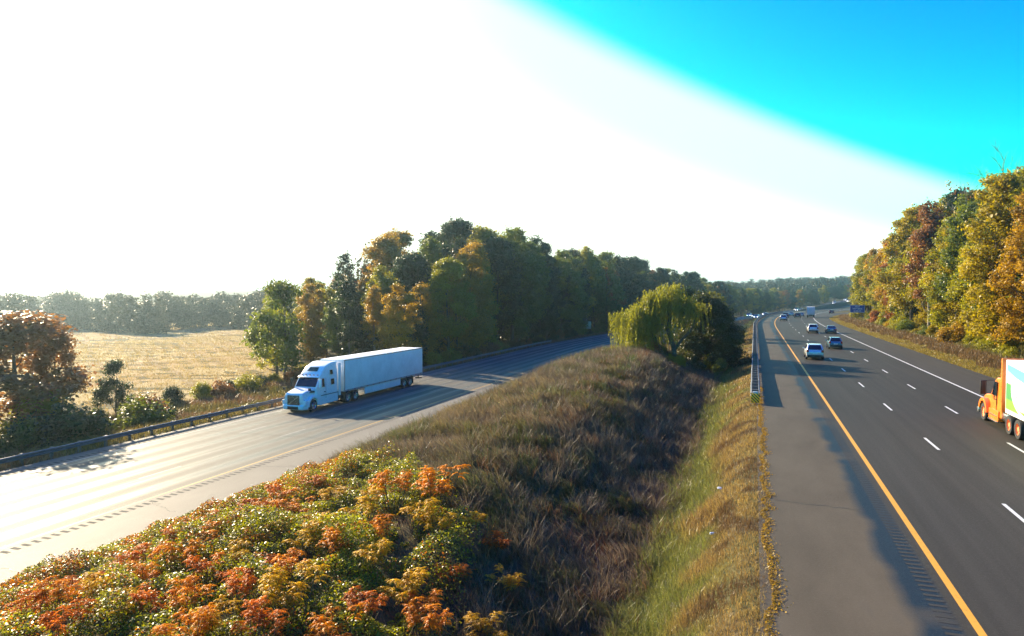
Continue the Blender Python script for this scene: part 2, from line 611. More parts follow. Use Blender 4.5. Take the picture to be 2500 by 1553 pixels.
def lines():
    yl = np.concatenate([np.arange(-20, 160, 3), np.arange(160, 640, 4)])
    strip('outbound_yellow_line', K(4.68), K(4.86), zr, yl, M['yellow_line'], 2, .005)
    strip('outbound_edge_line', K(15.68), K(15.86), zr, yl, M['white_line'], 2, .005)
    strip('oncoming_yellow_line', L(5.32), L(5.48), zl, yl, M['worn_yellow'], 2, .005)
    strip('oncoming_edge_line', L(-5.48), L(-5.32), zl, yl, M['worn_white'], 2, .005)
    for nm, lanes, fb, fz, y0, ph in (('outbound_lane_dashes', (8.42, 12.08), K(0), zr, -9, 25.8), ('oncoming_lane_dashes', (-1.8, 1.8), lb, zl, -9, 29.0)):
        vs = []
        for ls in lanes:
            for k in range(-3, 50):
                a = ph + 12.1 * k
                for y_0, y_1 in ((a, a + 1.5), (a + 1.5, a + 3.0)):
                    for y, e in ((y_0, -.065), (y_0, .065), (y_1, .065), (y_1, -.065)):
                        x = ls + e + float(fb(np.array(y))) + float(off(y))
                        vs.append((x, y, float(fz(y)) + .006))
        o = link(nm, np_mesh(nm, np.array(vs), 4, M['white_line' if 'outbound' in nm else 'worn_white']))
        tag(o, kind='structure')
    # milled rumble grooves: flat quads, groove shadow painted as a dark colour
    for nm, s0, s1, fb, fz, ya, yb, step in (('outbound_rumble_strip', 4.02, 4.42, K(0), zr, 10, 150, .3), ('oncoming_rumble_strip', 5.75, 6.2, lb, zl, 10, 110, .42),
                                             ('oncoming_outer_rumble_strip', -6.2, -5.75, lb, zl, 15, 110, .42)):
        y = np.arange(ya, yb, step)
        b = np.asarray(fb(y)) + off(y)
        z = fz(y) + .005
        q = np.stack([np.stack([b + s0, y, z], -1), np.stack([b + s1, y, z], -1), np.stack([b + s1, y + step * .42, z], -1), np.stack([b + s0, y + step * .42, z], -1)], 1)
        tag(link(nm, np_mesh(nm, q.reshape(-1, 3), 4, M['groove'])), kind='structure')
    # cracks across the shoulders
    rng = random.Random(5)
    vs = []

    def crack(x0, y0, x1, y1, z, w):
        n = 14
        pts = []
        for i in range(n + 1):
            t = i / n
            pts.append((x0 + (x1 - x0) * t + rng.uniform(-.12, .12), y0 + (y1 - y0) * t + rng.uniform(-.12, .12)))
        for a, b in zip(pts, pts[1:]):
            ww = w * rng.uniform(.6, 1.3)
            vs.extend([(a[0], a[1] - ww, z), (b[0], b[1] - ww, z), (b[0], b[1] + ww, z), (a[0], a[1] + ww, z)])
    crack(-28.0, 17.5, -24.8, 17.9, -2.694, .03)
    crack(-27.5, 33.5, -24.8, 34.5, -2.694, .025)
    crack(-27.8, 26, -25.4, 25, -2.694, .02)
    crack(-38.5, 41, -28.5, 41.6, -2.694, .02)
    crack(.6, 26.6, 3.6, 26.3, .006, .02)
    crack(1.0, 44.9, 3.2, 45.1, .006, .018)
    tag(link('road_cracks', np_mesh('road_cracks', np.array(vs), 4, M['crack'])), kind='structure')


lines()


# ------------------------------------------------------------------ guard rails, signs, litter
def wbeam(pts, face, mat, parent, name='rail', h=.55):
    """W-shaped rail swept along pts; face=+1 bulges toward +x"""
    prof = [(0, .155), (.03, .15), (.085, .115), (.085, .07), (.03, .03), (.03, -.03), (.085, -.07), (.085, -.115), (.03, -.15), (0, -.155),
            (-.012, -.15), (-.012, .15)]
    n = len(prof)
    vs, fs = [], []
    for i, (x, y, z) in enumerate(pts):
        for a, b in prof:
            vs.append((x + face * a, y, z + h + b))
    for i in range(len(pts) - 1):
        for k in range(n):
            k2 = (k + 1) % n
            fs.append((i * n + k, i * n + k2, (i + 1) * n + k2, (i + 1) * n + k))
    return MB().add(vs, fs).build(name, mat, parent)


def guardrail(label, fx, fz, y0, y1, faces, mat, half=.12, gap=1.9, maxp=95, sway=.02):
    rng = random.Random(int(y0 * 7))
    root = thing('guardrail', label, 'guardrail', (float(fx(y0)), y0, float(fz(y0))))
    ys = np.arange(y0, y1 + .01, gap)
    wob = {float(y): rng.uniform(-sway, sway) for y in ys}
    ox, oz = root.location.x, root.location.z
    for f in faces:
        pts = [(float(fx(y)) - ox + f * (half + .07) + wob[float(y)], y - y0, float(fz(y)) - oz + wob[float(y)] * .6) for y in ys]
        wbeam(pts, f, mat, root, h=.58)
    far = MB()
    pm = None
    for i, y in enumerate(ys):
        x = float(fx(y)) - ox + wob[float(y)]
        z = float(fz(y)) - oz
        if i >= maxp:
            far.box(x - .06, x + .06, y - y0 - .09, y - y0 + .09, z - .3, z + .72)
            continue
        if pm is None:
            b = MB().box(-.055, .055, -.09, .09, -.35, .74)
            o = b.build('post', M['dark_steel'], root)
            b2 = MB()
            for f in faces:
                xa, xb = sorted((f * .055, f * (half + .055)))
                b2.box(xa, xb, -.07, .07, .42, .74)
            pm = (o.data, b2.build('spacer_block', M['wood_post'], o))
            o.location = (x, y - y0, z)
        else:
            o = link('post', pm[0], root)
            o.location = (x, y - y0, z)
            link('spacer_block', pm[1].data, o)
    if far.v:
        tag(far.build('post', M['dark_steel'], root), kind='stuff')
    return root


def fx_r(y): return off(y) + .12
def fz_r(y): return zr(y) - .02
def fx_l(y): return off(y) + lb(y) - 7.55
def fz_l(y): return zl(y) - .08


g = guardrail('double sided steel guardrail by the outbound shoulder, ending in a striped panel', fx_r, fz_r, 50.2, 345, (1, -1), M['steel'], .17)
# terminal head with a striped object marker
e = MB().box(-.17, .17, -.34, -.05, .5, .86).build('end_head', M['alu'], g, .03)
MB().box(-.27, .27, -.40, -.37, .12, .76).build('marker_panel', M['sign_yellow'], g, .004)
mp = [c for c in g.children if c.name.startswith('marker_panel')][0]
st = MB()
for k in range(-4, 6):
    a = k * .21
    pts = []
    x0, x1, zb, zt = -.26, .26, .13, .75
    # diagonal bars falling to the right, clipped to the panel
    poly = []
    def zline(x, c): return c - (x + .27) * 1.0
    c0, c1 = .13 + a + .3, .13 + a + .405
    seg = [(x0 + (x1 - x0) * i / 12) for i in range(13)]
    for xa, xb in zip(seg, seg[1:]):
        q = [(xa, zline(xa, c0)), (xb, zline(xb, c0)), (xb, zline(xb, c1)), (xa, zline(xa, c1))]
        q = [(x, min(zt, max(zb, z))) for x, z in q]
        if abs(q[3][1] - q[0][1]) > .005 or abs(q[2][1] - q[1][1]) > .005:
            st.add([(x, -.4035, z) for x, z in q], [(0, 1, 2, 3)])
st.build('black_stripe', M['black'], mp)
guardrail('long dark guardrail along the outer edge of the oncoming road', fx_l, fz_l, 14, 142, (1,), M['dark_steel'], .1)
guardrail('short pale guardrail glimpsed beyond the willow trunk', fx_l, fz_l, 262, 330, (1,), M['steel'], .1, gap=3.8)


def big_sign(name, label, x, y, w, h, bottom, front, back, rz, lines=None, post_dx=.3):
    z = gz(x, y)
    r = thing(name, label, 'road sign', (x, y, z), rz)
    MB().box(-w / 2, w / 2, -.02, .02, bottom, bottom + h).build('panel', back, r, .01)
    if front:
        p = MB().box(-w / 2 + .02, w / 2 - .02, -.03, -.022, bottom + .02, bottom + h - .02).build('border', M['sign_white'], r)
        MB().box(-w / 2 + .09, w / 2 - .09, -.036, -.0305, bottom + .09, bottom + h - .09).build('sign_face', front, p)
    for s in (-1, 1):
        MB().box(s * w * post_dx - .07, s * w * post_dx + .07, .025, .15, -.6, bottom + h * .95).build('post', M['wood_post'] if front else M['dark_steel'], r)
    if not front:
        for k in range(5):
            xx = -w / 2 + w * (k + .5) / 5
            MB().box(xx - .03, xx + .03, -.07, -.022, bottom + .05, bottom + h - .05).build('stiffener', M['dark_steel'], r)
    for k, (txt, zz, size) in enumerate(lines or []):
        cu = bpy.data.curves.new('lettering', 'FONT')
        cu.body = txt
        cu.size = size
        cu.align_x = 'CENTER'
        cu.align_y = 'CENTER'
        cu.extrude = .003
        cu.offset = .006
        cu.materials.append(M['sign_white'])
        tmp = bpy.data.objects.new('lettering', cu)
        COL.objects.link(tmp)
        bpy.context.view_layer.update()
        me = bpy.data.meshes.new_from_object(tmp.evaluated_get(bpy.context.evaluated_depsgraph_get()))
        bpy.data.objects.remove(tmp)
        o = link('lettering', me, r)
        o.location = (0, -.042, bottom + zz)
        o.rotation_euler = (R(90), 0, 0)
    return r


sg = big_sign('information_sign', 'blue road sign with three lines of white writing, on two posts before the right woods', 27.3, 216, 3.75, 2.1, 2.2, M['sign_blue'], M['sign_blue'], R(-4),
              [('NEXT', 1.66, .44), ('REST AREA', 1.06, .50), ('62 MILES', .42, .50)], .36)
big_sign('road_sign_back', 'grey back of a large sign facing oncoming traffic, before the dark left woods', -43.0, 178, 5.3, 1.95, 2.3, None, M['alu'], R(4))
yx, yy_ = -3.6, 300
ys_ = thing('marker_sign', 'small yellow diamond sign by the oncoming road, right of the dark bushy tree', 'road sign', (yx, yy_, gz(yx, yy_)))
MB().add([(0, -.03, 1.2), (.75, -.03, 1.95), (0, -.03, 2.7), (-.75, -.03, 1.95), (0, 0, 1.2), (.75, 0, 1.95), (0, 0, 2.7), (-.75, 0, 1.95)],
         [(0, 1, 2, 3), (7, 6, 5, 4), (0, 4, 5, 1), (1, 5, 6, 2), (2, 6, 7, 3), (3, 7, 4, 0)]).build('panel', M['sign_yellow'], ys_)
MB().box(-.04, .04, .005, .08, -.4, 2.6).build('post', M['dark_steel'], ys_)


def litter():
    x, y = -1.25, 24.6
    b = thing('plastic_bottle', 'crumpled clear plastic bottle lying in the dry grass beside the shoulder', 'bottle', (x, y, gz(x, y) + .12), R(20))
    b.scale = (.75, .75, .75)
    MB().lathe_x((0, 0, 0), [(-.16, 0), (-.16, .05), (-.13, .06), (-.05, .052), (.0, .06), (.08, .058), (.12, .03), (.16, .018), (.17, .018), (.17, 0)], 14).build('body', M['bottle'], b, smooth=True)
    MB().lathe_x((0, 0, 0), [(.172, 0), (.172, .022), (.2, .022), (.2, 0)], 12).build('cap', M['sign_white'], b)
    rng = random.Random(3)
    for (x, y, s, lab) in ((-23.4, 28.0, .3, 'white plastic bag snagged in the weeds at the edge of the oncoming shoulder'), (-1.3, 30.6, .09, 'small scrap of white paper in the grass above the plastic bottle')):
        bm = bmesh.new()
        bmesh.ops.create_icosphere(bm, subdivisions=3, radius=1)
        for v in bm.verts:
            k = 1 + .35 * math.sin(v.co.x * 5 + v.co.y * 3) * math.sin(v.co.z * 4 + v.co.y * 6) + rng.uniform(-.08, .08)
            v.co = Vector((v.co.x * k * 1.2, v.co.y * k * .8, max(-.3, v.co.z * k * .55)))
            v.co *= s
        me = bpy.data.meshes.new('litter_bag')
        bm.to_mesh(me)
        bm.free()
        me.materials.append(M['bag'])
        o = link('plastic_bag' if s > .2 else 'paper_scrap', me)
        o.location = (x, y, gz(x, y) + (.3 if s > .2 else .12))
        tag(o, lab, 'litter')


litter()


# ------------------------------------------------------------------ vehicles (front looks along +y)
def wheel(parent, x, y, r, w, side, hubm, name='wheel'):
    """side -1: outer face toward -x"""
    b = MB().lathe_x((0, 0, 0), [(-w / 2, r * .58), (-w / 2, r * .93), (-w * .38, r), (w * .38, r), (w / 2, r * .93), (w / 2, r * .58)], 28)
    o = b.build(name, M['tyre'], parent, smooth=True)
    o.location = (x, y, r)
    s = side
    prof = [(s * (w / 2 - .01), r * .6), (s * (w * .30), r * .56), (s * (w * .22), r * .3), (s * (w * .44), r * .24), (s * (w * .46), r * .1), (s * (w * .46), 0.001)]
    MB().lathe_x((0, 0, 0), prof, 20).build('rim', hubm, o, smooth=True)
    return o


def shrink(q, k, dn):
    q = [Vector(p) for p in q]
    c = sum(q, Vector()) / 4
    n = (q[1] - q[0]).cross(q[3] - q[0]).normalized()
    return [c + (p - c) * k + n * dn for p in q]


def car(label, paint_m, x, y, z, rz, style='suv', cat='car', group=None, simple=False, lit=False, sc=1.0):
    r = thing('car' if style == 'sedan' else style, label, cat, (x, y, z), rz, group)
    r.scale = (sc, sc, sc)
    if style == 'sedan':
        Lh, hw, zt, zb, belt = 2.35, .90, 1.46, .22, .95
        low = [(-Lh, .45, hw * .9), (-Lh + .03, .9, hw * .93), (-Lh + .35, .99, hw * .95), (-1.0, 1.0, hw), (.9, .98, hw), (Lh - .5, .80, hw * .94), (Lh, .62, hw * .85), (Lh, .32, hw * .86), (Lh - .15, .22, hw * .9), (-Lh + .15, .24, hw * .9)]
        gb = (-1.85, 1.15, hw * .92, .97)
        gt = (-.95, .25, hw * .68, zt)
    elif style == 'hatchback':
        Lh, hw, zt, belt = 2.05, .89, 1.58, 1.0
        low = [(-Lh, .42, hw * .92), (-Lh - .02, .85, hw * .95), (-Lh + .12, 1.05, hw * .94), (-1.0, 1.06, hw), (.85, 1.02, hw), (Lh - .35, .86, hw * .93), (Lh, .66, hw * .84), (Lh, .34, hw * .86), (Lh - .15, .24, hw * .9), (-Lh + .15, .26, hw * .9)]
        gb = (-1.95, 1.2, hw * .92, 1.03)
        gt = (-1.5, .2, hw * .7, zt)
    else:
        Lh, hw, zt, belt = 2.35, .96, 1.74, 1.08
        low = [(-Lh, .45, hw * .93), (-Lh - .03, .85, hw * .96), (-Lh + .08, 1.12, hw * .95), (-1.0, 1.14, hw), (.95, 1.1, hw), (Lh - .3, .98, hw * .93), (Lh, .75, hw * .88), (Lh, .38, hw * .9), (Lh - .15, .28, hw * .92), (-Lh + .15, .30, hw * .92)]
        gb = (-2.2, 1.2, hw * .93, 1.11)
        gt = (-1.85, .25, hw * .76, zt)
    body = MB().prism(low)
    body.build('body', paint_m, r, .07, seg=3)
    y0, y1, wb, z0 = gb
    ty0, ty1, wt_, z1 = gt
    B = [(-wb, y0, z0), (wb, y0, z0), (wb, y1, z0), (-wb, y1, z0)]
    T = [(-wt_, ty0, z1), (wt_, ty0, z1), (wt_, ty1, z1), (-wt_, ty1, z1)]
    cab = MB().add(B + T, [(3, 2, 1, 0), (4, 5, 6, 7), (0, 1, 5, 4), (1, 2, 6, 5), (2, 3, 7, 6), (3, 0, 4, 7)])
    cab.build('roof', paint_m, r, .06, seg=3)
    for nm, q, k in (('rear_window', (B[0], B[1], T[1], T[0]), .82), ('windshield', (B[2], B[3], T[3], T[2]), .84), ('side_window', (B[1], B[2], T[2], T[1]), .82), ('side_window', (B[3], B[0], T[0], T[3]), .82)):
        MB().slab(shrink(q, k, .004), .012).build(nm, M['glass'], r)
    wy = (-Lh * .62, Lh * .62)
    rw = .36 if style != 'sedan' else .33
    for yy in wy:
        for s in (-1, 1):
            wheel(r, s * (hw - .10), yy, rw, .23, s, M['chrome'])
    MB().box(-hw * .86, hw * .86, -Lh - .06, -Lh + .2, .32, .58).build('rear_bumper', M['black'] if style != 'sedan' else paint_m, r, .03)
    for s in (-1, 1):
        zz = belt - .22
        MB().box(*sorted((s * hw * .68, s * hw * .94)), -Lh - .045, -Lh + .22, zz, zz + (.3 if style != 'sedan' else .16)).build('tail_light', M['red_lens'], r, .02)
        MB().box(*sorted((s * (hw - .02), s * (hw + .17))), .62, .74, belt, belt + .16).build('wing_mirror', paint_m, r, .03)
        MB().box(*sorted((s * hw * .52, s * hw * .86)), Lh - .22, Lh + .015, .66, .8).build('headlight', M['headlamp'] if lit else M['plate'], r, .02)
    MB().box(-.26, .26, -Lh - .072, -Lh - .045, .66, .8).build('licence_plate', M['plate'], r)
    if not simple and style != 'sedan':
        for s in (-1, 1):
            MB().tube([(s * wt_ * .9, ty0 + .1, z1 + .04), (s * wt_ * .9, ty1 - .05, z1 + .04)], .02, 6).build('roof_rail', M['black'], r)
    return r


P_ = {
    'silver': paint('silver car paint', (.62, .64, .66), .25, .3, coat=.6, vary=.02),
    'white': paint('white car paint', (.8, .8, .8), .25, coat=.6, vary=.02),
    'navy': paint('dark blue car paint', (.02, .05, .12), .22, .2, coat=.7, vary=.02),
    'teal': paint('slate blue car paint', (.10, .22, .30), .25, .3, coat=.6, vary=.02),
    'black': paint('black car paint', (.012, .013, .016), .2, coat=.7, vary=.02),
    'maroon': paint('maroon car paint', (.12, .02, .03), .25, coat=.6, vary=.02),
}


def at_r(s, y): return float(off(y)) + s, y, float(zr(y)) + .005
def head_r(y): return -math.atan((float(off(y + 1)) - float(off(y - 1))) / 2)


def put(label, pm, s, y, style, cat='car', **k):
    x, yy, z = at_r(s, y)
    return car(label, P_[pm], x, yy, z, head_r(y), style, cat, **k)


GT = 'cars driving away on the outbound road'
put('nearest silver SUV with dark rear window, driving away in the left lane beside the guardrail', 'silver', 6.6, 88.5, 'suv', group=GT)
put('slate blue hatchback in the middle lane, just ahead and right of the nearest SUV', 'teal', 10.6, 106.5, 'hatchback', group=GT)
put('white SUV in the middle lane, left of the dark sedan near the edge line', 'white', 10.9, 149.5, 'suv', group=GT)
put('dark navy sedan in the right lane beside the white SUV', 'navy', 14.2, 149.5, 'sedan', group=GT)
put('white and dark car in the left lane at the start of the bend', 'silver', 7.0, 218, 'suv', group=GT, simple=True)
put('dark SUV following the pack in the bend, just left of the black SUV', 'navy', 7.2, 248, 'suv', group=GT, simple=True)
put('slate sedan in the far pack, furthest up the left lane of the bend', 'teal', 8.3, 272, 'sedan', group=GT, simple=True)
put('black SUV in the middle of the far pack, left of the white box truck', 'black', 10.9, 247, 'suv', group=GT, simple=True)
put('slate car half hidden between the black SUV and the box truck', 'teal', 11.8, 268, 'sedan', group=GT, simple=True)
put('maroon car leaving along the exit ramp under the right woods', 'maroon', 21.5, 318, 'suv', group=GT, simple=True)


def box_truck():
    s, y = 14.9, 250
    x, yy, z = at_r(s, y)
    r = thing('box_truck', 'white box truck seen from behind in the right lane of the bend', 'truck', (x, yy, z), head_r(y))
    b = MB().box(-1.22, 1.22, 0, 6.2, .95, 3.55).build('cargo_box', M['trailer_white'], r, .03)
    d = MB().box(-1.1, 1.1, -.03, -.003, 1.05, 3.42).build('roller_door', M['trailer_white'], b, .004)
    for k in range(5):
        MB().box(-1.08, 1.08, -.04, -.031, 1.4 + k * .42, 1.43 + k * .42).build('door_groove', M['alu'], b)
    MB().prism([(6.35, .5, 1.05), (8.3, .5, 1.0), (8.35, 1.1, .98), (7.5, 1.3, 1.0), (7.0, 2.3, .95), (6.35, 2.4, .98)]).build('cab', M['white_paint'], r, .06)
    MB().box(-1.1, 1.1, -.08, .06, .5, .72).build('rear_bumper', M['under'], r, .01)
    MB().box(-.5, .5, .1, 6.3, .55, .9).build('chassis', M['under'], r)
    for sx in (-1, 1):
        wheel(r, sx * .95, 1.5, .45, .45, sx, M['chrome'])
        wheel(r, sx * .95, 7.4, .45, .28, sx, M['chrome'])
        MB().box(*sorted((sx * .8, sx * 1.1)), -.1, -.02, .74, .88).build('tail_light', M['red_lens'], r)
        MB().box(*sorted((sx * 1.1, sx * 1.35)), 7.0, 7.1, 1.5, 1.95).build('wing_mirror', M['black'], r, .02)


box_truck()


def oncoming():
    rng = random.Random(11)
    spots = [(3.4, 322, 'white', 'suv'), (.2, 336, 'teal', 'sedan'), (-3.2, 345, 'white', 'suv'), (3.4, 352, 'silver', 'suv'), (0, 372, 'white', 'sedan'),
             (3.4, 470, 'white', 'suv'), (0, 476, 'silver', 'sedan'), (-3.4, 490, 'black', 'suv'), (3.3, 532, 'white', 'sedan'), (0, 548, 'silver', 'suv'),
             (3.4, 560, 'navy', 'suv'), (0, 592, 'white', 'suv'), (3.4, 600, 'black', 'sedan'), (-3.3, 606, 'silver', 'suv'), (3.4, 622, 'white', 'sedan'), (0, 634, 'navy', 'suv'), (-3.3, 640, 'white', 'suv')]
    names = {'white': 'white', 'teal': 'slate blue', 'silver': 'silver', 'black': 'black', 'navy': 'navy'}
    ordn = ['nearest', 'second', 'third', 'fourth', 'fifth', 'sixth', 'seventh', 'eighth', 'ninth', 'tenth', 'eleventh', 'twelfth', 'thirteenth', 'fourteenth', 'fifteenth', 'sixteenth', 'last']
    for i, (t, y, p, st_) in enumerate(spots):
        x = float(off(y) + lb(y)) + t
        hd = -math.atan((float(off(y + 1) + lb(y + 1)) - float(off(y - 1) + lb(y - 1))) / 2)
        slope = math.atan(float(zl(y + 2) - zl(y - 2)) / 4)
        c = car('%s oncoming %s with lit headlights, the %s in the far stream of traffic' % (names[p], 'SUV' if st_ == 'suv' else 'saloon', ordn[i]), P_[p], x, y, float(zl(y)) + .01, hd + math.pi, st_, group='oncoming cars with lit headlights in the far bend', simple=True, lit=True)
        c.rotation_euler = (-slope, 0, hd + math.pi)


oncoming()


def semi():
    bx, by, bz = -37.25, 49.7, -2.7
    r = thing('semi_truck', 'white semi truck with tall sleeper cab and long white trailer on the oncoming road', 'truck', (bx, by, bz + .005), math.pi)
    W = M['white_paint']
    D = lambda p: [(-d, z, w) for d, z, w in p]
    hood = MB().prism(D([(.10, .80, .98), (.10, 1.50, .93), (.22, 1.68, .86), (.7, 1.80, .88), (1.85, 2.02, 1.02), (1.85, .8, 1.06)])).build('hood', W, r, .09, seg=3)
    cab = MB().prism(D([(1.78, .48, 1.2), (1.78, 2.0, 1.16), (2.4, 2.86, 1.10), (2.55, 3.05, 1.06), (2.78, 3.28, 1.02), (3.35, 3.74, .98), (4.2, 4.02, 1.02), (5.05, 4.06, 1.1), (5.05, .44, 1.22), (2.3, .40, 1.22)])).build('cab', W, r, .07, seg=3)
    # side extender behind the sleeper
    MB().box(-1.24, -1.19, -5.45, -5.08, .9, 3.9).box(1.19, 1.24, -5.45, -5.08, .9, 3.9).build('side_extender', W, r, .01)
    # windshield and its sun visor
    MB().slab(shrink([(1.08, -1.80, 2.03), (-1.08, -1.80, 2.03), (-1.02, -2.39, 2.84), (1.02, -2.39, 2.84)], .95, .006), .015).build('windshield', M['glass'], r)
    MB().prism(D([(2.18, 2.84, 1.1), (2.42, 2.98, 1.08), (2.50, 2.95, 1.08), (2.42, 2.80, 1.1)])).build('sun_visor', W, r, .01)
    MB().slab(shrink([(.55, -2.80, 3.31), (-.55, -2.80, 3.31), (-.48, -3.22, 3.645), (.48, -3.22, 3.645)], .96, .01), .012).build('roof_window', M['glass'], r)
    for s in (-1, 1):
        X = 1.205
        def side(d0, d1, z0, z1, nm, dt=0.0, lean=.0):
            q = [(s * X, -d0 - dt, z0), (s * X, -d1, z0), (s * (X - lean), -d1, z1), (s * (X - lean), -d0 - dt * 3.2, z1)]
            if s > 0: q = q[::-1]
            if s < 0: q = [q[1], q[0], q[3], q[2]][::-1]
            lo = MB()
            qq = [Vector(p) for p in q]
            nn = Vector((s, 0, 0))
            vs = qq + [p + nn * .022 for p in qq]
            lo.add(vs, [(3, 2, 1, 0), (4, 5, 6, 7), (0, 1, 5, 4), (1, 2, 6, 5), (2, 3, 7, 6), (3, 0, 4, 7)])
            return lo.build(nm, M['glass'], r)
        side(2.12, 2.92, 1.98, 2.72, 'door_window', .06, .05)
        side(3.95, 4.42, 2.05, 2.55, 'sleeper_window', 0, .03)
        side(3.85, 4.25, 2.98, 3.36, 'sleeper_window', 0, .09)
        # door seam and the dark trim line
        MB().box(*sorted((s * 1.2, s * 1.232)), -5.0, -2.35, 1.22, 1.27).build('trim_line', M['black'], r)
        MB().box(*sorted((s * 1.2, s * 1.228)), -3.12, -3.10, .95, 2.75).build('door_seam', M['alu'], r)
        MB().box(*sorted((s * 1.2, s * 1.26)), -3.0, -2.82, 1.5, 1.56).build('door_handle', M['black'], r, .005)
        # fender over the front wheel
        f = MB()
        n = 12
        ro, ri = .84, .62
        vs = []
        for k in range(n + 1):
            t = math.pi * (1.02 - 1.06 * k / n)
            cy, cz = -1.32, .56
            for rr in (ro, ri):
                for xx in (.80, 1.24):
                    vs.append((s * xx, cy + rr * math.cos(t) * (1.0), cz + rr * math.sin(t)))
        fs = []
        for k in range(n):
            a, b = k * 4, (k + 1) * 4
            fs += [(a, a + 1, b + 1, b), (a + 2, b + 2, b + 3, a + 3), (a + 1, a + 3, b + 3, b + 1), (a, b, b + 2, a + 2)]
        fs += [(0, 2, 3, 1), (n * 4, n * 4 + 1, n * 4 + 3, n * 4 + 2)]
        f.add(vs, fs).build('fender', W, r, .03)
        MB().box(*sorted((s * .62, s * 1.2)), -.62, -.14, .62, 1.12).build('fender_front', W, r, .08, seg=3)
        MB().slab([(s * .66, -.132, .96), (s * 1.08, -.20, 1.0), (s * 1.1, -.20, 1.14), (s * .7, -.132, 1.06)] if s > 0 else [(s * 1.08, -.20, 1.0), (s * .66, -.132, .96), (s * .7, -.132, 1.06), (s * 1.1, -.20, 1.14)], .03).build('headlight', M['chrome'], r)
        MB().tube([(s * .9, -.75, 1.72), (s * 1.28, -.55, 1.95)], .015, 6).box(*sorted((s * 1.2, s * 1.42)), -.62, -.5, 1.9, 2.12).build('hood_mirror', M['black'], r, .01)
        MB().tube([(s * 1.15, -2.0, 2.75), (s * 1.5, -1.9, 2.7)], .02, 6).tube([(s * 1.15, -2.0, 2.05), (s * 1.5, -1.9, 2.1)], .02, 6).box(*sorted((s * 1.38, s * 1.6)), -1.98, -1.82, 2.0, 2.75).build('wing_mirror', M['black'] if s > 0 else W, r, .015)
        MB().slab([(s * 1.0, -.95, 1.66), (s * 1.07, -1.62, 1.62), (s * 1.06, -1.66, 1.74), (s * .95, -1.2, 1.82)] if s < 0 else [(s * 1.07, -1.62, 1.62), (s * 1.0, -.95, 1.66), (s * .95, -1.2, 1.82), (s * 1.06, -1.66, 1.74)], .02).build('hood_vent', M['black'], r)
        wheel(r, s * 1.05, -1.32, .53, .3, s, M['chrome'], 'front_wheel')
        for d in (6.6, 7.92):
            wheel(r, s * .98, -d, .53, .58, s, M['chrome'], 'drive_wheel')
    # grille with its diagonal bar
    gq = MB().box(-.60, .60, -.10, -.05, .55, 1.52).build('grille', M['black'], r, .03)
    sl_ = MB()
    for k in range(9):
        sl_.box(-.56, .56, -.05, -.042, .62 + k * .1, .645 + k * .1)
    sl_.build('grille_bar', M['chrome'], gq)
    MB().slab([(.52, -.042, .66), (.56, -.042, .70), (-.5, -.042, 1.46), (-.54, -.042, 1.42)][::-1], .015).build('diagonal_bar', M['chrome'], gq)
    MB().prism(D([(.0, .28, 1.0), (-.02, .62, 1.02), (.1, .72, 1.1), (.55, .72, 1.2), (.55, .28, 1.2)])).build('bumper', W, r, .05, seg=3)
    MB().box(-.55, .55, -.02, .03, .32, .58).build('bumper_intake', M['black'], r, .01)
    MB().box(-.45, .45, -8.7, -2.0, .55, .95).build('chassis', M['under'], r)
    MB().box(-1.0, 1.0, -5.8, -5.1, .55, 1.0).build('deck_plate', M['under'], r, .02)
    # roof marker lamps
    for k in range(5):
        MB().box(-.8 + k * .4 - .06, -.8 + k * .4 + .06, -2.52, -2.44, 3.0, 3.06).build('marker_lamp', M['amber_lens'], r, .01)
    # trailer
    f0, f1 = 5.9, 22.05
    tr = MB().box(-1.295, 1.295, -f1, -f0, 1.14, 4.1).build('trailer', M['trailer_white'], r, .035)
    for xa, xb in ((-1.3, -1.294), (1.294, 1.3)):
        ribs = MB()
        for k in range(33):
            d = f0 + .35 + k * (f1 - f0 - .7) / 32
            ribs.box(xa, xb, -d - .02, -d + .02, 1.35, 3.98)
        ribs.build('panel_seam', M['trailer_white'], tr)
    for s in (-1, 1):
        MB().box(*sorted((s * 1.29, s * 1.315)), -f1, -f0, 1.12, 1.27).build('lower_rail', M['alu'], tr)
        MB().box(*sorted((s * 1.29, s * 1.312)), -f1, -f0, 4.0, 4.1).build('upper_rail', M['alu'], tr)
        tp = MB()
        for k in range(14):
            tp.box(*sorted((s * 1.314, s * 1.319)), -f1 + .4 + k * 1.15, -f1 + .7 + k * 1.15, 1.17, 1.22)
        tp.build('reflector_tape', M['red_lens'], tr)
        for d in (f0 + .15, (f0 + f1) / 2, f1 - .15):
            MB().box(*sorted((s * 1.29, s * 1.33)), -d - .06, -d + .06, 4.02, 4.08).build('marker_lamp', M['amber_lens'], tr)
        MB().box(*sorted((s * 1.2, s * 1.24)), -16.9, -9.6, .42, 1.12).build('side_skirt', M['trailer_white'], tr, .01)
        MB().box(*sorted((s * 1.29, s * 1.32)), -f0 - .12, -f0 + .01, 1.14, 4.1).build('corner_post', M['alu'], tr)
        for d in (17.75, 19.05):
            wheel(tr, s * .98, -d, .53, .58, s, M['chrome'], 'trailer_wheel')
        MB().box(*sorted((s * .7, s * 1.25)), -19.85, -19.82, .25, 1.1).build('mud_flap', M['black'], tr)
        MB().tube([(s * .85, -8.9, 1.1), (s * .85, -8.9, .42)], .07, 8).box(*sorted((s * .7, s * 1.0)), -9.05, -8.75, .36, .42).build('landing_leg', M['alu'], tr)
        MB().box(*sorted((s * .35, s * 1.15)), -22.15, -22.02, .55, .68).box(*sorted((s * .7, s * .78)), -22.1, -22.0, .6, 1.14).build('rear_guard', M['under'], tr)
    MB().box(-.6, .6, -19.6, -16.9, .6, 1.1).build('axle_frame', M['under'], tr)
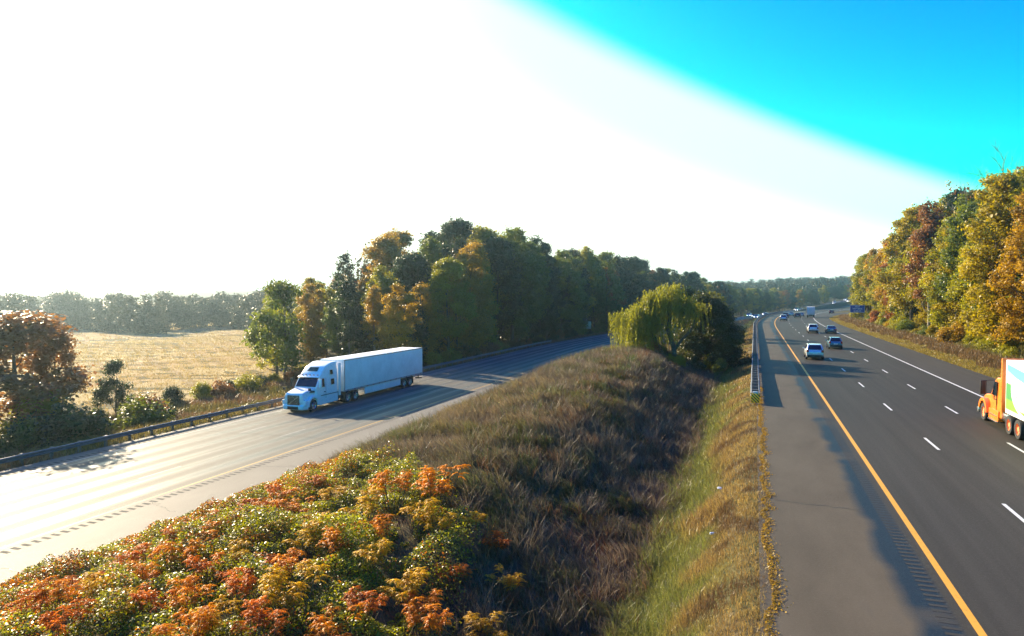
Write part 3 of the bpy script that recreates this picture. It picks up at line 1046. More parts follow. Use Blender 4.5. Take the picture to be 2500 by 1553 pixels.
    MB().box(-.4, .9, -f0 - .002, -f0 + .05, 1.5, 3.2).build('nose_panel', M['alu'], tr)


semi()


def orange_truck():
    bx, by = 14.06, 49.15
    r = thing('orange_truck', 'orange truck with white trailer printed with green countryside, driving away in the right lane', 'truck', (bx, by, .005))
    O = M['orange']
    D = lambda p: [(-d, z, w) for d, z, w in p]
    MB().prism(D([(.15, .65, .95), (.12, 1.25, .9), (.5, 1.5, .88), (2.3, 1.78, .98), (2.3, .65, 1.02)])).build('hood', O, r, .1, seg=3)
    MB().prism(D([(2.2, .55, 1.12), (2.25, 1.75, 1.1), (2.75, 2.62, 1.02), (3.0, 2.75, 1.0), (4.3, 2.78, 1.02), (4.3, .55, 1.15)])).build('cab', O, r, .09, seg=3)
    MB().prism(D([(3.95, 2.7, 1.12), (4.2, 3.92, 1.16), (4.5, 3.95, 1.2), (4.5, 1.0, 1.2), (4.28, 1.0, 1.18)])).build('roof_fairing', O, r, .03)
    MB().box(.1, .75, -4.52, -4.495, 2.0, 2.7).build('rear_window', M['glass'], r, .01)
    MB().box(-1.0, -.75, -4.53, -4.5, 3.0, 3.6).build('rear_vent', M['black'], r, .01)
    MB().slab([(1.0, -2.27, 1.8), (-1.0, -2.27, 1.8), (-.95, -2.72, 2.58), (.95, -2.72, 2.58)], .02).build('windshield', M['glass'], r)
    for s in (-1, 1):
        q = [(s * 1.105, -2.55, 1.72), (s * 1.11, -3.35, 1.72), (s * 1.05, -3.35, 2.5), (s * 1.05, -2.85, 2.5)]
        MB().add([Vector(p) for p in q] + [Vector(p) + Vector((s * .03, 0, 0)) for p in q], [(0, 1, 2, 3), (7, 6, 5, 4), (0, 4, 5, 1), (1, 5, 6, 2), (2, 6, 7, 3), (3, 7, 4, 0)]).build('door_window', M['glass'], r)
        MB().box(*sorted((s * 1.1, s * 1.15)), -3.42, -3.40, .9, 2.6).build('door_seam', M['black'], r)
        MB().box(*sorted((s * 1.12, s * 1.17)), -3.35, -3.2, 1.5, 1.55).build('door_handle', M['chrome'], r)
        f = MB()
        n = 12
        vs = []
        for k in range(n + 1):
            t = math.pi * (1.0 - .95 * k / n)
            for rr in (.80, .60):
                for xx in (.82, 1.24):
                    vs.append((s * xx, -1.22 + rr * math.cos(t), .55 + rr * math.sin(t)))
        fs = []
        for k in range(n):
            a, b = k * 4, (k + 1) * 4
            fs += [(a, a + 1, b + 1, b), (a + 2, b + 2, b + 3, a + 3), (a + 1, a + 3, b + 3, b + 1), (a, b, b + 2, a + 2)]
        fs += [(0, 2, 3, 1), (n * 4, n * 4 + 1, n * 4 + 3, n * 4 + 2)]
        f.add(vs, fs).build('fender', O, r, .04)
        MB().box(*sorted((s * .9, s * 1.22)), -4.0, -2.35, .35, .95).build('step_box', O, r, .05)
        MB().box(*sorted((s * 1.0, s * 1.28)), -3.9, -2.4, .30, .36).box(*sorted((s * 1.18, s * 1.26)), -3.8, -2.5, .62, .67).build('step', M['chrome'], r, .01)
        MB().tube([(s * .8, -5.6, .72), (s * .8, -4.2, .72)], .33, 18).build('fuel_tank', M['chrome'], r, .02)
        MB().tube([(s * 1.05, -2.7, 2.55), (s * 1.62, -2.6, 2.5)], .018, 6).tube([(s * 1.08, -2.6, 1.75), (s * 1.62, -2.55, 1.78)], .018, 6).tube([(s * 1.42, -2.6, 1.7), (s * 1.42, -2.62, 2.55)], .015, 6).box(*sorted((s * 1.46, s * 1.72)), -2.66, -2.54, 1.72, 2.5).build('wing_mirror', M['black'], r, .02)
        wheel(r, s * 1.03, -1.22, .52, .3, s, M['hub'], 'front_wheel')
        for d in (5.85, 7.18):
            wheel(r, s * .98, -d, .52, .56, s, M['hub'], 'drive_wheel')
        MB().box(*sorted((s * .5, s * .95)), -.16, -.1, .8, 1.0).build('headlight', M['plate'], r, .02)
    MB().box(-1.2, 1.2, -.35, -.02, .32, .66).build('bumper', M['chrome'], r, .05)
    MB().box(-.6, .6, -.13, -.09, .7, 1.2).build('grille', M['black'], r, .02)
    MB().box(-.45, .45, -8.0, -2.3, .5, .9).build('chassis', M['under'], r)
    f0, f1 = 5.4, 19.0
    tr = MB().box(-1.29, 1.29, -f1, -f0, 1.1, 3.95).build('trailer', M['trailer_white'], r, .03)
    for s in (-1, 1):
        for d in (16.2, 17.5):
            wheel(tr, s * .98, -d, .52, .56, s, M['hub'], 'trailer_wheel')
        MB().box(*sorted((s * .8, s * .95)), -9.2, -9.05, .35, 1.1).build('landing_leg', M['under'], tr)
    # printed countryside on the left side: flat film 2-4 mm proud of the skin
    X = -1.292
    def film(poly, off_, mat, nm):
        vs = [(X - off_, -d - .15, z) for d, z in poly] + [(X - off_ + .0015, -d - .15, z) for d, z in poly]
        n = len(poly)
        fs = [tuple(range(n)), tuple(range(2 * n - 1, n - 1, -1))] + [(i, (i + 1) % n, (i + 1) % n + n, i + n) for i in range(n)]
        MB().add(vs, fs).build(nm, mat, tr)
    film([(5.4, 3.75), (6.6, 3.65), (8.2, 3.5), (12, 3.6), (12, 3.1), (8.2, 2.95), (6.6, 3.15), (5.5, 3.4)], .003, paint('printed sky', (.10, .50, .62), .5), 'printed_sky')
    film([(5.35, 2.7), (5.6, 2.78), (5.75, 2.7), (6.0, 2.75), (6.15, 2.6), (6.3, 2.0), (6.5, 1.85), (5.35, 1.9)], .003, paint('printed trees', (.05, .22, .07), .5), 'printed_trees')
    film([(5.35, 1.9), (6.5, 1.85), (7.1, 1.5), (12, 1.45), (12, 1.25), (5.35, 1.35)], .003, paint('printed meadow', (.16, .42, .04), .5), 'printed_meadow')
    arc_o = [(6.1 + .25 * 0, 2.9)]
    arc = [(8.6 - 2.5 * math.cos(R(a)), 2.5 - 1.35 * math.sin(R(a))) for a in range(-20, 100, 10)] + [(8.6 - 2.3 * math.cos(R(a)), 2.5 - 1.2 * math.sin(R(a))) for a in range(90, -30, -10)]
    film(arc, .006, M['sign_white'], 'printed_ring')
    lf = paint('printed leaf grey', (.42, .5, .46), .5)
    for (d, z, w, h, a) in ((6.75, 2.45, .35, .1, 60), (6.95, 2.2, .4, .09, 20), (7.05, 1.95, .3, .08, -50), (7.35, 2.2, .2, .05, 30), (7.45, 1.8, .25, .08, -40), (7.8, 2.3, .3, .08, 45)):
        pts = []
        for k in range(10):
            t = 2 * math.pi * k / 10
            px, pz = w * math.cos(t), h * math.sin(t)
            pts.append((d + px * math.cos(R(a)) - pz * math.sin(R(a)), z + px * math.sin(R(a)) + pz * math.cos(R(a))))
        film(pts, .006, lf, 'printed_leaf')


orange_truck()

# ------------------------------------------------------------------ trees
def rhombs(rng, c, nrm, la, wa):
    """leaf-shaped quads at centres c with normals nrm; la, wa half length and half width (arrays)"""
    n = len(c)
    r = rng.normal(size=(n, 3))
    t = np.cross(nrm, r)
    t /= np.linalg.norm(t, axis=1, keepdims=True) + 1e-9
    b = np.cross(nrm, t)
    la = np.broadcast_to(la, (n,))[:, None]
    wa = np.broadcast_to(wa, (n,))[:, None]
    fold = nrm * wa * .35
    return np.stack([c - t * la, c + b * wa + fold, c + t * la, c - b * wa + fold], 1).reshape(-1, 3)


def blob_leaves(rng, blobs, cover, la, flat=.85, up=.35):
    cs, ns, ti = [], [], []
    for (x, y, z, r, tint) in blobs:
        n = max(20, int(4 * math.pi * r * r * cover / (2 * la * la * .6)))
        d = rng.normal(size=(n, 3))
        d /= np.linalg.norm(d, axis=1, keepdims=True)
        rad = r * (.3 + .95 * rng.random(n) ** .8)
        lump = 1 + .22 * np.sin(d[:, 0] * 5 + x * 3) * np.sin(d[:, 1] * 5 + y * 3) + .18 * np.sin(d[:, 2] * 7 + z)
        p = d * (rad * lump)[:, None] * np.array([1, 1, flat]) + np.array([x, y, z])
        nn = d * .7 + np.array([0, 0, up]) + rng.normal(size=(n, 3)) * .55
        nn /= np.linalg.norm(nn, axis=1, keepdims=True)
        cs.append(p); ns.append(nn)
        ti.append(np.clip(tint + rng.normal(size=n) * .22, 0, 1))
    c, nr, t = np.concatenate(cs), np.concatenate(ns), np.concatenate(ti)
    k = rng.uniform(.7, 1.3, len(c)) * la
    return rhombs(rng, c, nr, k, k * .6), t


def limbs(rng, h, r0, blobs, base=.3, n=12, lean=.04, twigs=0):
    mb = MB()
    lx, ly = rng.normal() * lean * h, rng.normal() * lean * h
    top = h * .82
    P = lambda t: Vector((lx * t * t, ly * t * t, top * t))
    mb.tube([P(t) - Vector((0, 0, .4 if t == 0 else 0)) for t in (0, .12, .3, .5, .7, .88, 1)], [r0 * 1.35, r0, r0 * .86, r0 * .66, r0 * .42, r0 * .2, r0 * .06], 8, cap=False)
    idx = rng.permutation(len(blobs))[:n]
    for i in idx:
        x, y, z = blobs[i][:3]
        t0 = np.clip((z / top) - rng.uniform(.12, .3), base * .8, .92)
        a = P(t0)
        e = Vector((x, y, z))
        m = a.lerp(e, .5) + Vector((0, 0, -.05 * h * rng.random()))
        rr = r0 * (.5 - .38 * t0)
        mb.tube([a, m, e], [rr, rr * .6, rr * .15], 6, cap=False)
        for k in range(twigs):
            q = m.lerp(e, rng.random())
            w = q + Vector(rng.normal(size=3) * .07 * h) + Vector((0, 0, .07 * h))
            mb.tube([q, q.lerp(w, .5) + Vector(rng.normal(size=3) * .01 * h), w], [rr * .3, rr * .2, rr * .06], 4, cap=False)
    return mb


def make_tree(kind, seed, leaf=.17):
    """returns (trunk mesh, crown mesh) about 20 m tall for big kinds"""
    rng = np.random.default_rng(seed)
    blobs = []
    h = 20.0
    if kind == 'broad':
        nb, zlo, R0 = 60, .22, .235 * h
        for i in range(nb):
            f = rng.random() ** .85
            z = h * (zlo + (.97 - zlo) * f)
            env = R0 * (1.0 - max(0, f - .35) ** 1.6 * 1.25) * (.62 + .38 * min(1, f / .3))
            a = rng.random() * 6.283
            r = h * rng.uniform(.03, .08) * (1 - .25 * f)
            q = max(0, env - r * .6) * math.sqrt(rng.uniform(.15, 1.1))
            blobs.append((q * math.cos(a), q * math.sin(a), min(z, h - r * .8), r, rng.uniform(.1, .9)))
        lim, twigs, r0, base = 13, 1, .27, .25
    elif kind == 'slender':
        nb, zlo, R0 = 42, .38, .16 * h
        for i in range(nb):
            f = rng.random()
            z = h * (zlo + (.97 - zlo) * f)
            env = R0 * (1.05 - .75 * f ** 2)
            a = rng.random() * 6.283
            r = h * rng.uniform(.028, .066)
            q = max(0, env - r * .5) * math.sqrt(rng.random())
            blobs.append((q * math.cos(a), q * math.sin(a), min(z, h - r * .8), r, rng.uniform(.1, .9)))
        for i in range(5):
            a = rng.random() * 6.283
            blobs.append((1.4 * math.cos(a), 1.4 * math.sin(a), h * rng.uniform(.22, .4), h * .035, rng.uniform(.3, .9)))
        lim, twigs, r0, base = 14, 1, .2, .2
    elif kind == 'edge':               # forest-edge tree leafed almost to the ground
        for i in range(74):
            f = rng.random() ** .9
            z = h * (.09 + .88 * f)
            env = .2 * h * (1.0 - max(0, f - .45) ** 1.5 * 1.5) * (.75 + .25 * min(1, f / .3))
            a = rng.random() * 6.283
            r = h * rng.uniform(.028, .074) * (1 - .25 * f)
            q = max(0, env - r * .6) * math.sqrt(rng.uniform(.1, 1))
            blobs.append((q * math.cos(a), q * math.sin(a), min(z, h - r * .8), r, rng.uniform(.05, .95)))
        lim, twigs, r0, base = 16, 1, .24, .1
    elif kind == 'pine':
        nb = 30
        for i in range(nb):
            f = i / (nb - 1)
            z = h * (.38 + .6 * f)
            env = .15 * h * (1.05 - f) + .3
            a = i * 2.4 + rng.uniform(-.4, .4)
            r = h * (.026 + .04 * (1 - f)) * rng.uniform(.8, 1.25)
            blobs.append((env * math.cos(a) * .8, env * math.sin(a) * .8, z, r, rng.uniform(.1, .8)))
        lim, twigs, r0, base = 22, 0, .2, .3
    elif kind == 'round':              # small field-edge tree with a low crown, 10 m
        h = 10.0
        for i in range(30):
            f = rng.random()
            z = h * (.2 + .76 * f)
            env = .36 * h * math.sqrt(max(.05, 1 - (2 * f - .85) ** 2 / 1.5))
            a = rng.random() * 6.283
            r = h * rng.uniform(.06, .12)
            q = max(0, env - r * .5) * math.sqrt(rng.random())
            blobs.append((q * math.cos(a), q * math.sin(a), min(z, h - r * .8), r, rng.uniform(.1, .9)))
        lim, twigs, r0, base = 14, 1, .2, .16
    elif kind == 'bush':               # 3 m
        h = 3.0
        for i in range(16):
            a = rng.random() * 6.283
            r = h * rng.uniform(.14, .24)
            q = h * .42 * math.sqrt(rng.random())
            z = r * .7 + (h - 1.7 * r) * rng.random() * (1 - (q / (h * .42)) ** 2 * .6)
            blobs.append((q * math.cos(a), q * math.sin(a), z, r, rng.uniform(.1, .9)))
        lim, twigs, r0, base = 8, 0, .05, .1
    v, t = blob_leaves(rng, blobs, {'broad': .9, 'edge': .85, 'slender': .85, 'pine': .9, 'round': .8, 'bush': .75}[kind], leaf)
    crown = np_mesh('crown', v, 4, LEAF['green'], {'tint': t})
    mb = limbs(rng, h, r0, blobs, base, lim, twigs=twigs)
    me = bpy.data.meshes.new('trunk')
    me.from_pydata(mb.v, [], mb.f)
    me.polygons.foreach_set('use_smooth', np.ones(len(me.polygons), bool))
    me.materials.append(M['bark'])
    return me, crown, h


def make_bare(seed):
    rng = np.random.default_rng(seed)
    h = 20.0
    mb = MB()
    def grow(p, d, l, r, lev):
        e = p + d * l
        m = p.lerp(e, .5) + Vector(rng.normal(size=3) * l * .05)
        mb.tube([p, m, e], [r, r * .8, r * .55], 5 if lev else 8, cap=False)
        if lev >= 4: return
        for k in range(3 if lev else 5):
            nd = (d + Vector(rng.normal(size=3)) * (.42 if lev else .35)).normalized()
            nd.z = abs(nd.z) * .8 + .25
            grow(p.lerp(e, rng.uniform(.55, 1)), nd.normalized(), l * rng.uniform(.5, .7), r * .5, lev + 1)
    grow(Vector((0, 0, -.4)), Vector((0, 0, 1)), h * .55, .24, 0)
    me = bpy.data.meshes.new('trunk')
    me.from_pydata(mb.v, [], mb.f)
    me.materials.append(M['pale_bark'])
    blobs = [(rng.normal() * 2, rng.normal() * 2, h * rng.uniform(.62, .98), .9, rng.uniform(.2, .9)) for _ in range(9)]
    v, t = blob_leaves(rng, blobs, .08, .2)
    return me, np_mesh('crown', v, 4, LEAF['rusty'], {'tint': t}), h


PROTO = {
    'edge': [make_tree('edge', s) for s in (71, 72, 73, 74)],
    'broad': [make_tree('broad', s) for s in (1, 2, 3, 4)],
    'slender': [make_tree('slender', s) for s in (11, 12, 13)],
    'pine': [make_tree('pine', s, .2) for s in (21, 22)],
    'round': [make_tree('round', s, .15) for s in (31, 32)],
    'bush': [make_tree('bush', s, .09) for s in (41, 42, 43)],
    'bare': [make_bare(s) for s in (51, 52)],
}
trng = random.Random(77)
TREES = []          # (object, wood, row, hue, y) for labels


def plant(kind, x, y, h, hue, wood=None, row=None, label=None, group=None, name='tree', cat='tree', wide=1.0, bark=None, sink=.1):
    tr, cr, h0 = PROTO[kind][trng.randrange(len(PROTO[kind]))]
    o = thing({'pine': 'pine_tree', 'bush': 'bush', 'bare': 'bare_tree'}.get(kind, 'autumn_tree' if hue in ('yellow', 'golden', 'orange', 'rusty') else 'tree'), label, cat, (x, y, gz(x, y) - sink), trng.random() * 6.283, group)
    k = h / h0
    w = k * wide
    o.scale = (w, w * trng.uniform(.9, 1.1), k)
    a = link('trunk', tr, o)
    if bark is None and kind == 'slender' and trng.random() < .5: bark = M['pale_bark']
    if bark:
        a.material_slots[0].link = 'OBJECT'
        a.material_slots[0].material = bark
    c = link('crown', cr, o)
    c.material_slots[0].link = 'OBJECT'
    c.material_slots[0].material = LEAF[hue]
    if wood: TREES.append((o, wood, row, hue, kind, y))
    return o


def pick(w):
    ks = list(w)
    return trng.choices(ks, [w[k] for k in ks])[0]


def left_h(y):
    return float(np.interp(y, [80, 88, 100, 112, 130, 170, 250, 350, 450, 620, 820], [12, 13.5, 17, 22.5, 25, 25, 22.5, 17.5, 15.5, 15, 16]))


def right_h(y):
    return float(np.interp(y, [60, 90, 130, 165, 200, 260, 330, 420], [23.5, 24, 27, 28, 24.5, 22, 21, 20]))


# --- wood on the left, behind the oncoming road
def left_x(y, back): return float(off(y) + lb(y)) - 12.0 - back


y = 86.0
while y < 800:
    hue = pick({'green': 3, 'dark green': 7 if y > 112 else 1.5, 'olive': 2 if y < 112 else .9, 'golden': 4 if y < 116 else .5, 'yellow': .8 if y < 112 else .1, 'orange': 1.2 if y < 130 else .4, 'rusty': .4})
    kind = pick({'broad': 4, 'edge': 4, 'slender': 2, 'pine': .8})
    plant(kind, left_x(y, trng.uniform(0, 3)), y, left_h(y) * trng.uniform(.8, 1.02), 'dark green' if kind == 'pine' else hue, 'left', 'front', wide=1.05 if y < 300 else 1.3)
    y += trng.uniform(4.0, 6.0) * (1 if y < 200 else 1.5 if y < 400 else 2.2)
y = 90.0
while y < 560:
    hue = pick({'green': 2.5, 'dark green': 5, 'olive': 1, 'golden': 2 if y < 135 else .4, 'orange': .9, 'rusty': .5})
    kind = pick({'broad': 6, 'slender': 2, 'pine': 1})
    plant(kind, left_x(y, trng.uniform(7, 12)), y, left_h(y) * trng.uniform(.92, 1.1), 'dark green' if kind == 'pine' else hue, 'left', 'second', wide=1.15 if y < 300 else 1.3)
    y += trng.uniform(5.5, 8) * (1 if y < 220 else 2.0)
y = 104.0
while y < 330:
    hue = pick({'green': 3, 'dark green': 4, 'olive': 1, 'golden': 1.5 if y < 150 else .5, 'orange': .7})
    kind = pick({'broad': 6, 'pine': 1})
    plant(kind, left_x(y, trng.uniform(17, 26)), y, left_h(y) * trng.uniform(1.0, 1.12), 'dark green' if kind == 'pine' else hue, 'left', 'rear', wide=1.2)
    y += trng.uniform(8, 12)
# edge of that wood toward the field
for (x, y, h, hue, kind) in ((-61, 93, 11.5, 'green', 'broad'), (-68, 100, 13, 'olive', 'broad'), (-66, 108, 14.5, 'golden', 'slender'), (-79, 113, 14.5, 'green', 'broad'), (-76, 120, 16, 'golden', 'slender'),
                             (-90, 128, 15, 'dark green', 'broad'), (-88, 136, 17, 'olive', 'broad'), (-104, 146, 16, 'green', 'broad'), (-102, 156, 18, 'orange', 'slender'), (-118, 168, 17, 'green', 'broad'),
                             (-134, 190, 17, 'dark green', 'broad'), (-150, 214, 17, 'olive', 'broad'), (-73, 93, 11.5, 'green', 'edge'), (-81, 103, 13, 'olive', 'edge'), (-88, 113, 14.5, 'green', 'edge'), (-96, 124, 15, 'dark green', 'edge'), (-69, 97, 14, 'golden', 'edge'), (-76, 107, 15.5, 'yellow', 'edge'), (-54, 92, 13, 'golden', 'slender'), (-58, 99, 15, 'olive', 'slender'), (-70, 118, 17.5, 'orange', 'broad')):
    plant(kind, x, y, h, hue, 'field edge', 'front', wide=1.1)

# tall spires that stand out of the left skyline
plant('pine', -63, 141, 28, 'dark green', label='tallest dark pine spire standing out of the left wood skyline', wide=.9)
plant('bare', -60, 146, 27, 'rusty', label='thin leafless tree beside the tallest pine on the left skyline', wide=.5)
plant('bare', -62, 112, 21.5, 'rusty', label='leafless grey twiggy tree above the golden trees of the left wood', wide=.5)

# lone trees before the field
plant('round', -58, 76, 13.5, 'green', label='lone green tree with open crown behind the white semi truck cab', wide=1.0)
plant('round', -62.5, 80, 9.5, 'olive', label='shorter olive tree just beyond the lone green tree', wide=.9)
plant('round', -57.0, 40.0, 10.2, 'rusty', label='red brown tree at the left edge, taller one with a forked trunk', wide=1.7)
plant('round', -58.5, 44.5, 8.6, 'rusty', label='red brown tree at the left edge, second behind the guardrail', wide=.85)
plant('round', -56.0, 34.5, 8.8, 'rusty', label='red brown tree cut by the left edge of the view', wide=1.0)
plant('round', -56.5, 49.0, 5.6, 'dark green', label='small dark green tree between the red trees and the field', wide=.9)

# --- wood on the right
def right_x(y, back): return float(off(y)) + 29.5 + back + (12 * float(sst(250, 345, y)) if y < 352 else 0)


y = 58.0
while y < 520:
    hue = pick({'olive': 4, 'yellow': 3.2, 'green': 4.2, 'golden': 2.2, 'dark green': .3, 'orange': .5, 'rusty': .8 if y > 130 else 0})
    kind = pick({'edge': 3, 'broad': 1.5, 'slender': 6})
    plant(kind, right_x(y, trng.uniform(0, 3)), y, right_h(y) * trng.uniform(.55, .92), hue, 'right', 'front', wide=1.05 if y < 250 else 1.3)
    y += trng.uniform(3.6, 5.4) * (1 if y < 220 else 1.6)
y = 62.0
while y < 480:
    hue = pick({'olive': 4, 'yellow': 2.6, 'green': 3.4, 'golden': 2.4, 'dark green': 1, 'orange': .6 if y > 150 else .1, 'rusty': .4 if y > 150 else 0})
    kind = pick({'broad': 6, 'slender': 2})
    plant(kind, right_x(y, trng.uniform(6, 10)), y, right_h(y) * trng.uniform(.86, 1.0), hue, 'right', 'second', wide=1.1 if y < 250 else 1.3)
    y += trng.uniform(5, 7.5) * (1 if y < 220 else 1.7)
y = 70.0
while y < 320:
    hue = pick({'olive': 3, 'green': 2, 'golden': 3, 'dark green': 1.5, 'orange': .8, 'rusty': 1.0})
    kind = pick({'broad': 6, 'slender': 1})
    plant(kind, right_x(y, trng.uniform(14, 24)), y, right_h(y) * trng.uniform(.95, 1.03), hue, 'right', 'rear', wide=1.2)
    y += trng.uniform(7, 10)
plant('bare', right_x(134, 8), 134, 27.2, 'rusty', label='bare pale twiggy treetop, highest at the right edge of the view', wide=.8)
plant('bare', right_x(141, 8.5), 142, 26.2, 'rusty', label='bare grey treetop just left of the highest one on the right', wide=.75)
plant('bare', right_x(152, 9), 153, 25.6, 'rusty', label='bare thin treetop rising from the right wood over olive crowns', wide=.5)

# --- labels: each tree told by its hue, its row and its rank along the wood
ORD = ['nearest', 'second', 'third', 'fourth', 'fifth', 'sixth', 'seventh', 'eighth', 'ninth', 'tenth', 'eleventh', 'twelfth', 'thirteenth', 'fourteenth', 'fifteenth', 'sixteenth', 'seventeenth', 'eighteenth', 'nineteenth', 'twentieth']
ORD += ['twenty-' + w for w in ('first', 'second', 'third', 'fourth', 'fifth', 'sixth', 'seventh', 'eighth', 'ninth')] + ['thirtieth'] + ['thirty-' + w for w in ('first', 'second', 'third', 'fourth', 'fifth', 'sixth', 'seventh', 'eighth', 'ninth')]
seen = {}
WOODS = {'left': 'of the shaded left wood', 'right': 'of the sunlit right wood', 'field edge': 'of the wood facing the field'}
for o, wood, row, hue, kind, y in sorted(TREES, key=lambda q: q[5]):
    shape = {'edge': 'full', 'broad': 'broad', 'slender': 'slender', 'pine': 'pointed'}[kind]
    key = (wood, row, hue, kind)
    k = seen.get(key, 0)
    seen[key] = k + 1
    hn = 'dark' if kind == 'pine' else hue
    o['label'] = '%s %s %s %s in the %s row %s' % (ORD[k], shape, hn, 'pine' if kind == 'pine' else 'tree', row, WOODS[wood]) if row != 'rear' else '%s %s %s %s top behind the others %s' % (ORD[k], shape, hn, 'pine' if kind == 'pine' else 'tree', WOODS[wood])
    o['group'] = 'trees ' + WOODS[wood]


# --- willow and its dark neighbour on the median
def willow():
    rng = np.random.default_rng(9)
    x, y = -9.6, 78.5
    z = gz(x, y)
    r = thing('willow_tree', 'yellow green weeping willow with a leaning reddish trunk on the median mound', 'tree', (x, y, z - .1))
    mb = MB()
    mb.tube([(0, 0, -.3), (-.35, 0, .9), (-1.1, .1, 2.2), (-1.8, .1, 3.2), (-2.3, .2, 4.4)], [.34, .28, .25, .22, .14], 10, cap=False)
    mb.tube([(1.3, .3, -.3), (1.1, .3, 1.3), (.5, .3, 3.0), (.75, .2, 4.4), (.3, .3, 5.8)], [.3, .26, .22, .17, .1], 10, cap=False)
    mb.tube([(1.15, .3, .6), (2.0, .5, 1.9), (3.0, .6, 3.0), (3.6, .6, 4.6)], [.2, .17, .13, .07], 8, cap=False)
    tops = []
    for (bx, by, bz, n, spread, hh) in ((-3.0, .2, 3.7, 20, 2.5, 1.9), (.3, .3, 5.0, 22, 2.3, 3.0), (-1.2, .3, 4.4, 10, 2.0, 2.0), (-1.8, .3, 3.0, 7, 2.7, 1.3), (2.2, .5, 4.6, 12, 1.9, 2.2)):
        for i in range(n):
            a = rng.random() * 6.283
            q = spread * math.sqrt(rng.uniform(.08, 1))
            top = Vector((bx + q * math.cos(a), by + q * math.sin(a), bz + hh * (1 - .62 * (q / spread) ** 2) * rng.uniform(.8, 1.05)))
            st_ = Vector((bx * .95, by, bz))
            mb.tube([st_, st_.lerp(top, .5) + Vector((0, 0, .35)), top], [.07, .045, .02], 5, cap=False)
            tops.append(top)
    tr = mb.build('trunk', M['bark'], r, smooth=True)
    V, T = [], []
    for top in tops:
        for k in range(25):
            p0 = np.array(top) + rng.normal(size=3) * np.array([.42, .42, .25])
            ln = rng.uniform(.9, 2.6) * (1.0 if top.x > -1.2 else 1.75)
            nl = int(ln / .11)
            t = np.arange(nl) / nl
            drift = rng.normal(size=2) * .35
            px = p0[0] + drift[0] * np.sqrt(t) + rng.normal(size=nl) * .04
            py = p0[1] + drift[1] * np.sqrt(t) + rng.normal(size=nl) * .04
            pz = p0[2] + .25 * np.sin(np.minimum(t * 6, 3.14)) - ln * t
            c = np.stack([px, py, pz], -1)
            nn = rng.normal(size=(nl, 3)) * np.array([1, 1, .25])
            nn /= np.linalg.norm(nn, axis=1, keepdims=True)
            hang = np.array([0, 0, -1.0]) + rng.normal(size=(nl, 3)) * .35
            hang -= nn * (hang * nn).sum(1, keepdims=True)
            hang /= np.linalg.norm(hang, axis=1, keepdims=True)
            b = np.cross(nn, hang)
            la = rng.uniform(.10, .19, (nl, 1))
            wa = la * .24
            V.append(np.stack([c - hang * la, c + b * wa, c + hang * la, c - b * wa], 1).reshape(-1, 3))
            T.append(np.clip(rng.uniform(.2, .9) + rng.normal(size=nl) * .15, 0, 1))
    cm = leaf_mat('willow leaves', (.075, .085, .010), (.19, .19, .018), (.42, .40, .02), tmix=.45)
    link('crown', np_mesh('crown', np.concatenate(V), 4, cm, {'tint': np.concatenate(T)}), r)
    # red creeper climbing the leaning trunk
    blobs = [(-.25 - 1.9 * t, -.25, .5 + 2.9 * t, .34 + .12 * math.sin(t * 9), rng.uniform(.2, .9)) for t in np.linspace(0, 1, 12)]
    v, t = blob_leaves(rng, blobs, .5, .07)
    link('creeper', np_mesh('creeper', v, 4, LEAF['rusty'], {'tint': t}), tr)

    # dark bushy neighbour
    x, y = -4.7, 82.5
    z = gz(x, y)
    r = thing('bushy_tree', 'dark green bushy tree standing right of the willow on the median', 'tree', (x, y, z - .1))
    blobs = []
    for i in range(66):
        f = rng.random()
        q = 4.1 * math.sqrt(rng.random()) * (1.05 - .55 * f)
        a = rng.random() * 6.283
        blobs.append((q * math.cos(a) + .5 * (1 - f) - .5 * f, q * math.sin(a) * .9, .7 + 7.6 * f * (1 - .3 * (q / 3.7) ** 2), rng.uniform(.5, 1.0), rng.uniform(.05, .8)))
    mb = limbs(rng, 7.5, .26, blobs, .15, 20, .03, 1)
    mb.build('trunk', M['bark'], r, smooth=True)
    v, t = blob_leaves(rng, blobs, 1.4, .10)
    dm = leaf_mat('dark bushy leaves', (.020, .032, .008), (.07, .075, .014), (.12, .13, .012), tmix=.36)
    link('crown', np_mesh('crown', v, 4, dm, {'tint': t}), r)


willow()
plant('broad', -6.5, 128, 9.5, 'olive', label='olive topped tree on the median behind the willow', wide=1.3)
plant('round', -9.5, 122, 8.5, 'olive', label='olive tree on the median close behind the willow crown', wide=1.2)
plant('round', -7.4, 86.5, 8.8, 'dark green', label='dark round tree right behind the willow, between it and the bushy tree', wide=1.0)  # added to thicken the tree shadow across the outbound lanes
plant('round', -13, 150, 8.0, 'dark green', label='dark tree on the median, farthest behind the willow', wide=1.2)
PLACE_BUSHES = 1
bl = [('dark green', -1.9, 82.0, 2.4, 'dark bush at the right foot of the bushy tree'), ('olive', -4.8, 81.0, 2.2, 'olive bush in front of the dark bushy tree'), ('green', -10.4, 79.5, 2.0, 'green bush under the left drape of the willow'), ('yellow', -7.6, 76.6, 1.6, 'bright yellow green bush at the foot of the willow trunk'), ('olive', -8.7, 76.8, 1.2, 'pale olive bush left of the willow trunk'), ('green', -3.2, 78.0, 2.2, 'green bush under the dark bushy tree'),
      ('olive', -12.4, 77.2, 1.5, 'straggly pale bush at the left end of the mound by the willow'), ('dark green', -6.0, 77.8, 1.8, 'dark bush between the willow and the bushy tree'), ('yellow', -10.9, 77.0, 1.0, 'low golden bush on the mound left of the willow')]
for hue, x, y, h, lab in bl:
    plant('bush', x, y, h, hue, label=lab, cat='bush')


